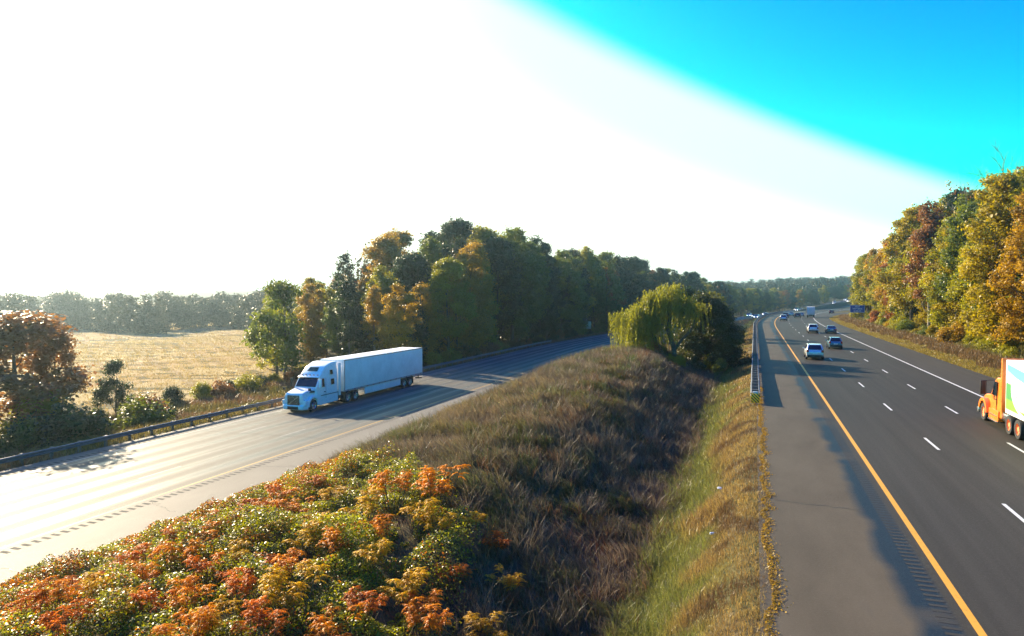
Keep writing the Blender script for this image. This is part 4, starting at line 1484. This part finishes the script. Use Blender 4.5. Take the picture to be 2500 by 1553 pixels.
# --- bushes
def bush_row():
    n = 0
    for i in range(13):
        t = i / 12
        x, y = -55.5 - 2.5 * t + trng.uniform(-1.2, 1.2), 44 + 36 * t + trng.uniform(-1, 1)
        hue = pick({'dark green': 3, 'green': 2, 'olive': 1.5, 'rusty': .6})
        o = plant('bush', x, y, trng.uniform(1.6, 3.0), hue, cat='bush', wide=trng.uniform(1.0, 1.5))
        o['label'] = '%s bush, %s along the hedge between guardrail verge and field' % (hue.replace('dark green', 'dark'), ORD[i])
        o['group'] = 'bushes along the near edge of the field'
    for i in range(11):
        x, y = -47 - trng.random() * 9, 29 + i * 2.1 + trng.uniform(-.7, .7)
        hue = pick({'dark green': 2, 'olive': 2, 'rusty': 2, 'green': 1})
        o = plant('bush', x, y, trng.uniform(2.2, 4.4), hue, cat='bush', wide=1.25)
        o['label'] = '%s bush under the red trees behind the guardrail, %s from the front' % (hue.replace('dark green', 'dark'), ORD[i])
        o['group'] = 'bushes under the red trees at the left'
    for i in range(38):
        y = 64 + i * 5.2 + trng.uniform(-1.5, 1.5)
        hue = pick({'olive': 3, 'yellow': 2, 'green': 2, 'golden': 1, 'orange': .5})
        x = right_x(y, trng.uniform(-2.6, -.6))
        if abs(y - 216) < 13: x += 2.2
        o = plant('bush', x, y, trng.uniform(1.4, 4.0), hue, cat='bush', wide=trng.uniform(.8, 1.2))
        o['label'] = '%s undergrowth bush at the foot of the right wood, %s from the front' % (hue, ORD[i])
        o['group'] = 'undergrowth bushes at the foot of the right wood'
    for i in range(26):
        y = 86 + i * 5.5 + trng.uniform(-1.5, 1.5)
        hue = pick({'dark green': 3, 'olive': 1, 'green': 2, 'rusty': .7})
        o = plant('bush', left_x(y, trng.uniform(-1.5, .5)), y, trng.uniform(1.6, 3.8), hue, cat='bush', wide=trng.uniform(.9, 1.4))
        o['label'] = '%s undergrowth bush at the foot of the left wood, %s from the front' % (hue.replace('dark green', 'dark'), ORD[i])
        o['group'] = 'undergrowth bushes at the foot of the left wood'


bush_row()


# --- far-off woods that read as one mass
def far_wood(name, label, pts, leaf, cover):
    rng = np.random.default_rng(len(pts))
    blobs = []
    for (x, y, h) in pts:
        z = gz(x, y)
        for k in range(7):
            f = rng.random()
            blobs.append((x + rng.normal() * h * .13, y + rng.normal() * h * .13, z + h * (.1 + .82 * f), h * rng.uniform(.11, .18), rng.uniform(.1, .9)))
    v, t = blob_leaves(rng, blobs, cover, leaf)
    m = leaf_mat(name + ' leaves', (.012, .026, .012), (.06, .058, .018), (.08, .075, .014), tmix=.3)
    o = link(name, np_mesh(name, v, 4, m, {'tint': t}))
    tag(o, label, 'woods', kind='stuff')


frng = random.Random(4)
pts = []
for k in range(300):
    a = -62 + 31 * frng.random()            # degrees from the road direction, left is negative
    D = 305 + frng.random() * 45 + 25 * math.sin(a * .7)
    x, y = D * math.sin(R(a)), D * math.cos(R(a))
    pts.append((x, y, frng.uniform(11, 15.5) + 1.2 * math.sin(a * 1.9)))
far_wood('far_treeline', 'hazy far treeline closing the pale field', pts, .42, .55)
pts = []
for k in range(420):
    y = frng.uniform(560, 1000)
    d = frng.uniform(0, 130) ** 1.0
    pts.append((float(off(y) + lb(y)) - 22 - d, y, frng.uniform(13, 19)))
for k in range(140):
    y = frng.uniform(480, 900)
    pts.append((float(off(y)) + 30 + frng.uniform(0, 70), y, frng.uniform(14, 20)))
far_wood('far_woods', 'dark woods on the far rise beyond the bend', pts, .6, .5)


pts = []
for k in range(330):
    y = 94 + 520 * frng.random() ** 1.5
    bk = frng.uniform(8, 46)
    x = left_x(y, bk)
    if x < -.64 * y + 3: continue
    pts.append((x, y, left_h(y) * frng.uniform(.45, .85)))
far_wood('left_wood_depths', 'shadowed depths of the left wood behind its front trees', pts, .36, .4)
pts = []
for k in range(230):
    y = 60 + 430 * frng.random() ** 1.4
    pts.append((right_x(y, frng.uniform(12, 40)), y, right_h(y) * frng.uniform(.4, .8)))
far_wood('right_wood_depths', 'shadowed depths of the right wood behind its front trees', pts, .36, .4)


# ------------------------------------------------------------------ grasses
def hash_noise(x, y, s, seed=0):
    """smooth value noise on arrays"""
    x, y = np.asarray(x) / s, np.asarray(y) / s
    xi, yi = np.floor(x), np.floor(y)
    fx, fy = x - xi, y - yi
    fx, fy = fx * fx * (3 - 2 * fx), fy * fy * (3 - 2 * fy)
    def h(a, b):
        v = np.sin(a * 127.1 + b * 311.7 + seed * 17.3) * 43758.5453
        return v - np.floor(v)
    return (h(xi, yi) * (1 - fx) + h(xi + 1, yi) * fx) * (1 - fy) + (h(xi, yi + 1) * (1 - fx) + h(xi + 1, yi + 1) * fx) * fy


def blades(rng, x, y, h, w, lean, lean_dir, hue, jit=.5, arch=.35):
    """bent two-piece blades: quad + tip folded into one 4-point kite strip (two quads)"""
    n = len(x)
    z = ground_z(x, y)
    a = rng.random(n) * 6.283
    bx, by = np.cos(a) * w * .5, np.sin(a) * w * .5
    ld = lean_dir + rng.normal(size=n) * jit
    lx, ly = np.cos(ld) * lean * h, np.sin(ld) * lean * h
    b0 = np.stack([x - bx, y - by, z - .03], -1)
    b1 = np.stack([x + bx, y + by, z - .03], -1)
    m0 = np.stack([x - bx * .8 + lx * arch, y - by * .8 + ly * arch, z + h * .6], -1)
    m1 = np.stack([x + bx * .8 + lx * arch, y + by * .8 + ly * arch, z + h * .6], -1)
    t0 = np.stack([x + lx - bx * .12, y + ly - by * .12, z + h * np.sqrt(np.maximum(.05, 1 - lean ** 2 * .5))], -1)
    t1 = t0 + np.stack([bx * .24, by * .24, 0 * x], -1)
    q = np.stack([b0, b1, m1, m0, m0, m1, t1, t0], 1)
    return q.reshape(-1, 3), hue


def mix3(a, b, t):
    return np.asarray(a)[None, :] * (1 - t[:, None]) + np.asarray(b)[None, :] * t[:, None]


TAN, BROWN, GREY, OLIV, GRN, GOLD, RUST = (.155, .112, .062), (.15, .10, .064), (.175, .135, .105), (.085, .082, .022), (.06, .085, .02), (.21, .145, .04), (.15, .065, .03)


def add_grass(name, label, arrs, mat, kind='stuff'):
    v = np.concatenate([a[0] for a in arrs])
    c = np.concatenate([a[1] for a in arrs])
    o = link(name, np_mesh(name, v, 4, mat, {'hue': c}))
    return tag(o, label, 'grass', kind=kind)


def scatter(rng, n, s0, s1, y0, y1):
    y = rng.uniform(y0, y1, n)
    s = rng.uniform(0, 1, n)
    return s, y


rng = np.random.default_rng(123)
arrs = []
for (y0, y1, dens, w, hk) in ((9, 24, 230, .016, 1), (24, 40, 170, .024, 1), (40, 62, 105, .034, 1), (62, 95, 50, .05, .9), (95, 170, 16, .09, .8), (170, 330, 5, .16, .7)):
    n = int((y1 - y0) * 21 * dens)
    y = rng.uniform(y0, y1, n)
    mL = lb(y) + 8.95
    u = rng.random(n)
    s = mL * (1 - u) + (-3.2) * u
    # clumps: pull blades toward clump centres
    x = s + off(y)
    cx, cy = np.round(x / .55) * .55, np.round(y / .55) * .55
    px = cx + (hash_noise(cx, cy, .5, 3) - .5) * .8
    py = cy + (hash_noise(cx, cy, .5, 4) - .5) * .8
    pull = rng.uniform(0, .75, n)
    x, y = x + (px - x) * pull, y + (py - y) * pull
    s = x - off(y)
    u = np.clip((s - mL) / (-3.2 - mL), 0, 1)
    n1, n2, n3 = hash_noise(x, y, 3.1, 1), hash_noise(x, y, 1.1, 2), hash_noise(x, y, 7.0, 5)
    thk = np.interp(y, [8, 16, 22, 27, 31, 34], [-5.5, -7.0, -8.6, -13.0, -19.0, -26.0])
    inth = np.clip((thk - x) / 2.0, 0, 1) * (y < 35)
    h_cut = 1 - .6 * inth
    keep = (n2 * .7 + rng.random(n) * .5 > .28) & (rng.random(n) > .6 * inth) & (s > mL + .05 * n1) & (s < -3.0 + n1 * .6)
    edge = np.clip((s - mL) / 1.5, .25, 1)
    h = hk * h_cut * (.3 + .7 * n2 ** 1.3) * edge * rng.uniform(.55, 1.25, n) * np.where(u > .8, .8, 1.0)
    g = np.clip((n1 - .46) * 3.0 + .12, 0, 1)                         # green patches
    br = np.clip((u - .45) * 2.6 + (n3 - .5) * 1.2, 0, 1)          # browner toward the ditch
    c = mix3(TAN, GREY, rng.random(n))
    c = c * (1 - br[:, None]) + mix3(BROWN, GREY, rng.random(n) * .7) * br[:, None]
    gold = np.clip((n3 - .5) * 3, 0, 1) * (1 - br) * .45
    c = c * (1 - gold[:, None]) + np.array(GOLD) * gold[:, None]
    c = c * (1 - (g * .75)[:, None]) + mix3(OLIV, GRN, rng.random(n)) * (g * .75)[:, None]
    rr = (rng.random(n) < .1 * br)
    c[rr] = RUST
    c *= (rng.uniform(.7, 1.2, n) * (.55 + .9 * n2))[:, None]
    ld = 3.6 + 1.6 * (n3 - .5) + 1.2 * (n1 - .5)
    v, c = blades(rng, x[keep], y[keep], h[keep], (w * rng.uniform(.6, 1.4, n))[keep], np.clip(.35 + .5 * n1 + .15 * rng.normal(size=n), .05, 1.1)[keep], ld[keep], c[keep], .55)
    arrs.append((v, np.repeat(c, 2, axis=0)))
nc = 3000
cy_ = 9 + 75 * rng.random(nc) ** 1.2
mLc = lb(cy_) + 9.2
cu = rng.random(nc)
cx_ = mLc * (1 - cu) - 3.4 * cu + off(cy_)
okc = ~((cx_ < np.interp(cy_, [8, 16, 22, 27, 31, 34], [-6.5, -8.0, -9.6, -14.0, -20.0, -26.0])) & (cy_ < 35))
cx_, cy_, cu = cx_[okc], cy_[okc], cu[okc]
nb_ = 60
X = np.repeat(cx_, nb_) + rng.normal(size=len(cx_) * nb_) * .24
Yb = np.repeat(cy_, nb_) + rng.normal(size=len(cx_) * nb_) * .24
n = len(X)
hc = np.repeat(rng.uniform(.45, 1.25, len(cx_)) * np.clip((cx_ - mLc[okc]) / 2.0, .3, 1), nb_)
az = rng.random(n) * 6.283
cc = mix3(BROWN, GREY, np.repeat(rng.random(len(cx_)), nb_))
isg = np.repeat((rng.random(len(cx_)) < .16) & (cu < .75), nb_)
cc[isg] = np.array(GRN) * 1.15
isr_ = np.repeat((rng.random(len(cx_)) < .10) & (cu > .55), nb_)
cc[isr_] = np.array(RUST)
cc *= (np.repeat(rng.uniform(.55, 1.35, len(cx_)), nb_) * rng.uniform(.8, 1.2, n))[:, None]
wd = .006 + .0003 * Yb
v, c = blades(rng, X, Yb, hc * rng.uniform(.3, 1.05, n), wd * rng.uniform(.6, 1.3, n), rng.uniform(.15, 1.0, n), az, cc, .1, .55)
arrs.append((v, np.repeat(c, 2, axis=0)))
add_grass('dry_grass', 'tall dry brown grass and weeds covering the median mound', arrs, M['grass_blade'])

arrs = []
for (y0, y1, dens, w) in ((9, 26, 620, .014), (26, 48, 330, .022), (48, 80, 130, .035), (80, 160, 40, .06), (160, 330, 10, .12)):
    n = int((y1 - y0) * 4.0 * dens)
    y = rng.uniform(y0, y1, n)
    s = rng.uniform(-3.9, .66, n)
    x = s + off(y)
    n1, n2 = hash_noise(x, y, 1.7, 8), hash_noise(x, y, .6, 9)
    e = np.clip((s + 3.9) / 3.9, 0, 1)
    ne = hash_noise(y * 0 + 3.3, y, .55, 71) * .6 + hash_noise(y * 0 + 1.7, y, .17, 72) * .4
    keep = (s < .22 + .42 * ne) & (rng.random(n) < .5 + .5 * n2)
    n4 = hash_noise(x, y, 4.5, 73)
    gold = np.clip((e - .42) * 3.4 + (n1 - .5) * 2.2 + (n4 - .5) * 1.2, 0, 1)
    c = mix3((.085, .105, .024), (.16, .145, .04), rng.random(n)) * 1.35
    c = c * (1 - gold[:, None]) + mix3((.20, .12, .045), (.32, .225, .075), rng.random(n)) * gold[:, None]
    bare = np.clip((hash_noise(x, y, .9, 74) - .55) * 6, 0, 1) * gold * .85
    c = c * (1 - bare[:, None]) + np.array((.10, .055, .03)) * bare[:, None]
    c *= rng.uniform(.75, 1.3, n)[:, None]
    h = (.62 - .46 * np.clip((e - .3) * 1.8, 0, 1)) * rng.uniform(.5, 1.3, n) * (.6 + .7 * n1)
    v, c = blades(rng, x[keep], y[keep], h[keep], (w * rng.uniform(.6, 1.4, n))[keep], rng.uniform(.2, 1.0, n)[keep], (rng.random(n) * 6.283)[keep], c[keep])
    arrs.append((v, np.repeat(c, 2, axis=0)))
add_grass('verge_grass', 'green and golden grass strip along the left shoulder of the outbound road', arrs, M['green_blade'])

arrs = []
for (y0, y1, dens, w) in ((38, 80, 60, .05), (80, 150, 34, .075), (150, 250, 16, .12), (250, 420, 5, .22)):
    n = int((y1 - y0) * 16 * dens)
    y = rng.uniform(y0, y1, n)
    e = rng.uniform(0, 1, n) ** 1.3 * 18
    s = ramp_edge(y) + .05 + e
    x = s + off(y)
    n1, n2 = hash_noise(x, y, 4.0, 12), hash_noise(x, y, 1.3, 13)
    f = e + (n1 - .5) * 1.6
    c = np.where((f < 2.4)[:, None], mix3(GOLD, (.24, .19, .035), rng.random(n)), np.where((f < 6.0)[:, None], mix3((.12, .07, .035), (.17, .11, .05), rng.random(n)), mix3(OLIV, (.16, .13, .03), rng.random(n))))
    c = c * rng.uniform(.8, 1.25, n)[:, None]
    h = np.where(f < 2.4, .22, np.where(f < 6, .6, .7)) * rng.uniform(.5, 1.3, n) * (.6 + .7 * n2)
    v, c = blades(rng, x, y, h, w * rng.uniform(.6, 1.4, n), rng.uniform(.15, .8, n), rng.random(n) * 6.283, c)
    arrs.append((v, np.repeat(c, 2, axis=0)))
add_grass('roadside_grass', 'golden and brown grass bank between the outbound shoulder and the right wood', arrs, M['green_blade'])

arrs = []
for (y0, y1, dens, w) in ((16, 50, 70, .04), (50, 95, 45, .06), (95, 200, 14, .1)):
    n = int((y1 - y0) * 16 * dens)
    y = rng.uniform(y0, y1, n)
    d = rng.uniform(0, 1, n) * 15.5
    x = off(y) + lb(y) - 7.25 - d
    n1, n2 = hash_noise(x, y, 4.0, 22), hash_noise(x, y, 1.3, 23)
    c = mix3(OLIV, GOLD, np.clip(n1 * 1.3 - .2 + .3 * rng.normal(size=n), 0, 1))
    rr = hash_noise(x, y, 6, 24) > .55
    c[rr] = mix3(RUST, TAN, rng.random(int(rr.sum())))
    c = c * rng.uniform(.75, 1.25, n)[:, None]
    h = np.clip(.36 + d * .03, .3, .7) * rng.uniform(.5, 1.3, n) * (.6 + .7 * n2)
    v, c = blades(rng, x, y, h, w * rng.uniform(.6, 1.4, n), rng.uniform(.15, .8, n), rng.random(n) * 6.283, c)
    arrs.append((v, np.repeat(c, 2, axis=0)))
add_grass('bank_grass', 'weedy green and gold grass behind the guardrail of the oncoming road', arrs, M['green_blade'])

arrs = []
for (d0, d1, n, w) in ((16, 60, 60000, .07), (60, 140, 70000, .14), (140, 300, 60000, .28)):
    d = rng.uniform(d0, d1, n)
    y = rng.uniform(30, 90 + d1 * 1.1, n)
    x = off(y) + lb(y) - 7.2 - d
    ok = (x < -.70 * y - 1.0) | (y < 80)
    x, y = x[ok], y[ok]
    n = len(x)
    n1 = hash_noise(x, y, 9, 32)
    c = mix3((.30, .21, .08), (.42, .31, .13), n1) * rng.uniform(.8, 1.2, n)[:, None]
    v, c = blades(rng, x, y, .22 * rng.uniform(.6, 1.4, n), w * rng.uniform(.6, 1.4, n), rng.uniform(.1, .7, n), rng.random(n) * 6.283, c)
    arrs.append((v, np.repeat(c, 2, axis=0)))
add_grass('field_stubble', 'pale golden stubble covering the field', arrs, M['grass_blade'])


# ------------------------------------------------------------------ foreground thicket
SUM = {
    'russet': leaf_mat('russet undergrowth', (.10, .030, .008), (.42, .15, .010), (.70, .22, .008), gloss=.4, spec=.3, tmix=.48),
    'orange': leaf_mat('sumac orange', (.36, .085, .004), (.72, .25, .006), (1.0, .36, .005), gloss=.42, spec=.22, tmix=.5),
    'red': leaf_mat('sumac red', (.28, .055, .005), (.60, .17, .008), (.95, .25, .006), gloss=.42, spec=.22, tmix=.5),
    'amber': leaf_mat('sumac amber', (.30, .14, .008), (.58, .34, .012), (.95, .56, .010), gloss=.42, spec=.22, tmix=.5),
    'green': leaf_mat('bramble leaf', (.050, .072, .008), (.19, .205, .012), (.52, .50, .012), gloss=.38, spec=.35, tmix=.42),
}


def make_sumac(seed, h=1.9):
    rng = np.random.default_rng(seed)
    V, T = [], []
    mb = MB()
    for s in range(11):
        a = rng.random() * 6.283
        q = .85 * math.sqrt(rng.random())
        hh = h * rng.uniform(.5, 1.0)
        b = Vector((q * .35 * math.cos(a), q * .35 * math.sin(a), -.1))
        t = Vector((q * math.cos(a), q * math.sin(a), hh))
        m = b.lerp(t, .5) + Vector((rng.normal() * .06, rng.normal() * .06, 0))
        mb.tube([b, m, t], [.018, .014, .008], 5, cap=False)
        tint = rng.uniform(.1, .9)
        for k in range(17):
            low = 0 if k < 9 else rng.uniform(.05, .5)
            st_ = np.array(t.lerp(m, low))
            az = k * 2.399 + rng.normal() * .3
            ln = rng.uniform(.22, .42)
            nl = 10
            f = np.linspace(.15, 1, nl)
            d = np.array([math.cos(az), math.sin(az), 0])
            lift = rng.uniform(.0, .3)
            rach = st_ + d[None] * (ln * f)[:, None] + np.array([0, 0, 1.0])[None] * (lift * f - .75 * ln * f ** 2)[:, None]
            side = np.array([-d[1], d[0], 0])
            for sg_ in (-1, 1):
                ax = side * sg_ + d * .45 + np.array([0, 0, -.45]) + rng.normal(size=(nl, 3)) * .18
                ax /= np.linalg.norm(ax, axis=1, keepdims=True)
                nn = np.array([0, 0, 1.0]) + rng.normal(size=(nl, 3)) * .28
                nn -= ax * (nn * ax).sum(1, keepdims=True)
                nn /= np.linalg.norm(nn, axis=1, keepdims=True)
                bb = np.cross(nn, ax)
                L_ = (rng.uniform(.065, .115, nl) * np.sin(f * 2.6 + .4))[:, None]
                W_ = L_ * .19
                mid = rach + ax * L_ * .5
                V.append(np.stack([rach, mid + bb * W_ + nn * W_ * .3, rach + ax * L_ - np.array([0, 0, .02]), mid - bb * W_ + nn * W_ * .3], 1).reshape(-1, 3))
                T.append(np.clip(tint + rng.normal(size=nl) * .2, 0, 1))
    crown = np_mesh('leaves', np.concatenate(V), 4, SUM['orange'], {'tint': np.concatenate(T)})
    me = bpy.data.meshes.new('stems')
    me.from_pydata(mb.v, [], mb.f)
    me.materials.append(M['bark'])
    return me, crown


SPROTO = [make_sumac(s) for s in (61, 62, 63, 64, 65)]


def cam_ground(px, py, zguess=-1.0):
    """the spot of ground seen at a pixel of the 2434-wide photograph"""
    f = 1650.0
    th = R(YAW)
    v = max(20.0, py - 702)
    u = px - 1793
    for _ in range(6):
        D = f * (CAM_H - zguess) / v
        x = u * math.cos(th) * D / f
        y = (D + x * math.sin(th)) / math.cos(th)
        zguess = .5 * zguess + .5 * gz(x, y)
    return x, y


srng = random.Random(8)
spots = [  # photo position of the shrub foot, height, hue
    (930, 1225, 1.5, 'orange'), (1040, 1215, 1.7, 'orange'), (860, 1260, 1.3, 'orange'), (985, 1270, 1.2, 'amber'), (1040, 1300, 1.1, 'amber'), (900, 1310, 1.0, 'orange'),
    (800, 1345, 1.2, 'orange'), (720, 1330, 1.0, 'amber'), (870, 1370, 1.0, 'orange'), (1180, 1330, .8, 'red'), (1120, 1280, .8, 'amber'), (680, 1490, 1.5, 'orange'), (960, 1470, 1.2, 'amber'),
    (700, 1405, 1.0, 'orange'), (1000, 1500, 1.0, 'orange'), (860, 1500, .9, 'red'), (740, 1180, .9, 'red'), (660, 1215, 1.0, 'red'), (640, 1250, 1.0, 'orange'), (600, 1245, .9, 'red'), (560, 1290, 1.0, 'orange'),
    (520, 1290, .9, 'red'), (480, 1330, 1.0, 'orange'), (430, 1320, .9, 'red'), (420, 1380, 1.1, 'orange'), (350, 1370, .9, 'red'), (330, 1420, 1.0, 'orange'), (270, 1400, .9, 'red'), (240, 1450, 1.0, 'orange'),
    (180, 1440, .8, 'red'), (120, 1480, 1.0, 'orange'), (60, 1500, .9, 'red'), (480, 1420, 1.0, 'red'), (540, 1380, 1.0, 'amber'), (590, 1340, 1.0, 'orange'), (560, 1470, 1.1, 'red'), (440, 1490, 1.1, 'orange'),
    (350, 1500, 1.0, 'red'), (250, 1530, 1.1, 'orange'), (620, 1400, .9, 'red'), (790, 1215, .8, 'amber'), (1200, 1420, .7, 'amber'), (1080, 1400, .7, 'red'), (760, 1280, .9, 'orange'), (660, 1300, .9, 'amber'),
    (1010, 1560, 1.2, 'orange'), (780, 1590, 1.3, 'orange'), (600, 1580, 1.2, 'red'), (420, 1580, 1.2, 'orange'), (500, 1540, 1.0, 'amber'), (150, 1560, 1.1, 'red'), (700, 1245, .8, 'orange'), (1150, 1560, .9, 'amber')]
rowname = {}
cells = {}
for i, (px, py, h, hue) in enumerate(spots):
    x, y = cam_ground(px, py)
    st_, lv = SPROTO[i % len(SPROTO)]
    o = thing('sumac_shrub', None, 'shrub', (x, y, gz(x, y)), srng.random() * 6.28, 'autumn sumac shrubs in the foreground thicket')
    k = h / 1.9
    o.scale = (max(k, .55) * 1.15, max(k, .55) * 1.15, k)
    link('stems', st_, o)
    if hue != 'red' and srng.random() < .3 and x > -17: hue_m = 'amber'
    else: hue_m = hue
    hue = hue_m
    c = link('leaves', lv, o)
    c.material_slots[0].link = 'OBJECT'
    c.material_slots[0].material = SUM[hue]
    zone = 'by the shoulder edge' if x < -18.5 else 'in the middle of the thicket' if x < -12.5 else 'on the ditch side of the thicket'
    cells.setdefault((hue, zone), []).append((y, o))
for (hue, zone), lst in cells.items():
    for k, (y, o) in enumerate(sorted(lst, key=lambda q: -q[0])):
        o['label'] = '%s sumac shrub %s, %s' % (hue, zone, 'farthest up the median' if k == 0 else ORD[k] + ' from its far end')


def in_thicket(x, y):
    """soft membership of the low green tangle under the sumacs"""
    edge = np.interp(y, [8, 16, 22, 27, 31, 34], [-5.5, -7.0, -8.6, -13.0, -19.0, -24.0])
    return np.clip((edge - x) / 2.0, 0, 1) * (x > -24.6) * (y < 35)


rng = np.random.default_rng(55)
n = 760000
y = rng.uniform(9, 35, n)
x = rng.uniform(-24.6, -5, n)
n1, n2 = hash_noise(x, y, 1.15, 41), hash_noise(x, y, .42, 42)
kp = (rng.random(n) < in_thicket(x, y)) & (n1 * .75 + n2 * .35 > .32) & (rng.random(n) < .62)
x, y, n1, n2 = x[kp], y[kp], n1[kp], n2[kp]
n = len(x)
top = (np.clip(n1 - .25, 0, 1) * 1.2 + .08 + .28 * n2) * (.35 + 1.1 * hash_noise(x, y, 2.6, 45))
top *= np.clip((x + 24.7) / 1.2, .25, 1)
z = ground_z(x, y) + top * rng.uniform(.15, 1, n) ** .5
nn = np.array([0, 0, .9]) + rng.normal(size=(n, 3)) * .55
nn /= np.linalg.norm(nn, axis=1, keepdims=True)
la = rng.uniform(.024, .055, n)
v = rhombs(rng, np.stack([x, y, z], -1), nn, la, la * .62)
tint = np.clip(hash_noise(x, y, 1.9, 43) * 1.3 - .2 + rng.normal(size=n) * .22, 0, 1)
redness = .16 + np.clip((-x - 15) / 6, 0, 1) * .5
isr = rng.random(n) < redness * np.clip((hash_noise(x, y, .9, 44) - .42) * 5, .05, 1.1)
for nm, lab, sel, mat in (('bramble_cover', 'low green bramble tangle filling the foreground median', ~isr, SUM['green']), ('russet_undergrowth', 'low orange and russet leaves scattered through the bramble tangle', isr, SUM['russet'])):
    o = link(nm, np_mesh(nm, v.reshape(-1, 4, 3)[sel].reshape(-1, 3), 4, mat, {'tint': tint[sel]}))
    tag(o, lab, 'undergrowth', kind='stuff')

# fallen leaves lining the edge of the outbound shoulder
n = 9000
y = rng.uniform(9, 60, n)
x = .26 + np.abs(rng.normal(size=n)) * .14 + .26 * hash_noise(y * 0, y, .8, 60) ** 2
la = rng.uniform(.018, .04, n)
nn = np.array([0, 0, 1.0]) + rng.normal(size=(n, 3)) * .4
nn /= np.linalg.norm(nn, axis=1, keepdims=True)
v = rhombs(rng, np.stack([x, y, .02 + 0 * x], -1), nn, la, la * .7)
o = link('fallen_leaves', np_mesh('fallen_leaves', v, 4, LEAF['golden'], {'tint': rng.random(n)}))
tag(o, 'dry fallen leaves along the edge of the outbound shoulder', 'leaves', kind='stuff')

# ------------------------------------------------------------------ sunlit autumn haze
hm = bpy.data.materials.new('haze')
hm.use_nodes = True
hm.node_tree.nodes.clear()
ht = NT(hm.node_tree)
ho = ht.n('ShaderNodeOutputMaterial')
pv = ht.n('ShaderNodeVolumePrincipled', {'Color': (.62, .84, 1.0, 1), 'Density': .00036, 'Anisotropy': .85})
hm.node_tree.links.new(pv.outputs[0], ho.inputs['Volume'])
hz = MB().box(-4700, 4700, -200, 6200, -16, 62).build('haze', hm)
tag(hz, 'thin bright autumn haze filling the whole valley', 'haze', kind='stuff')
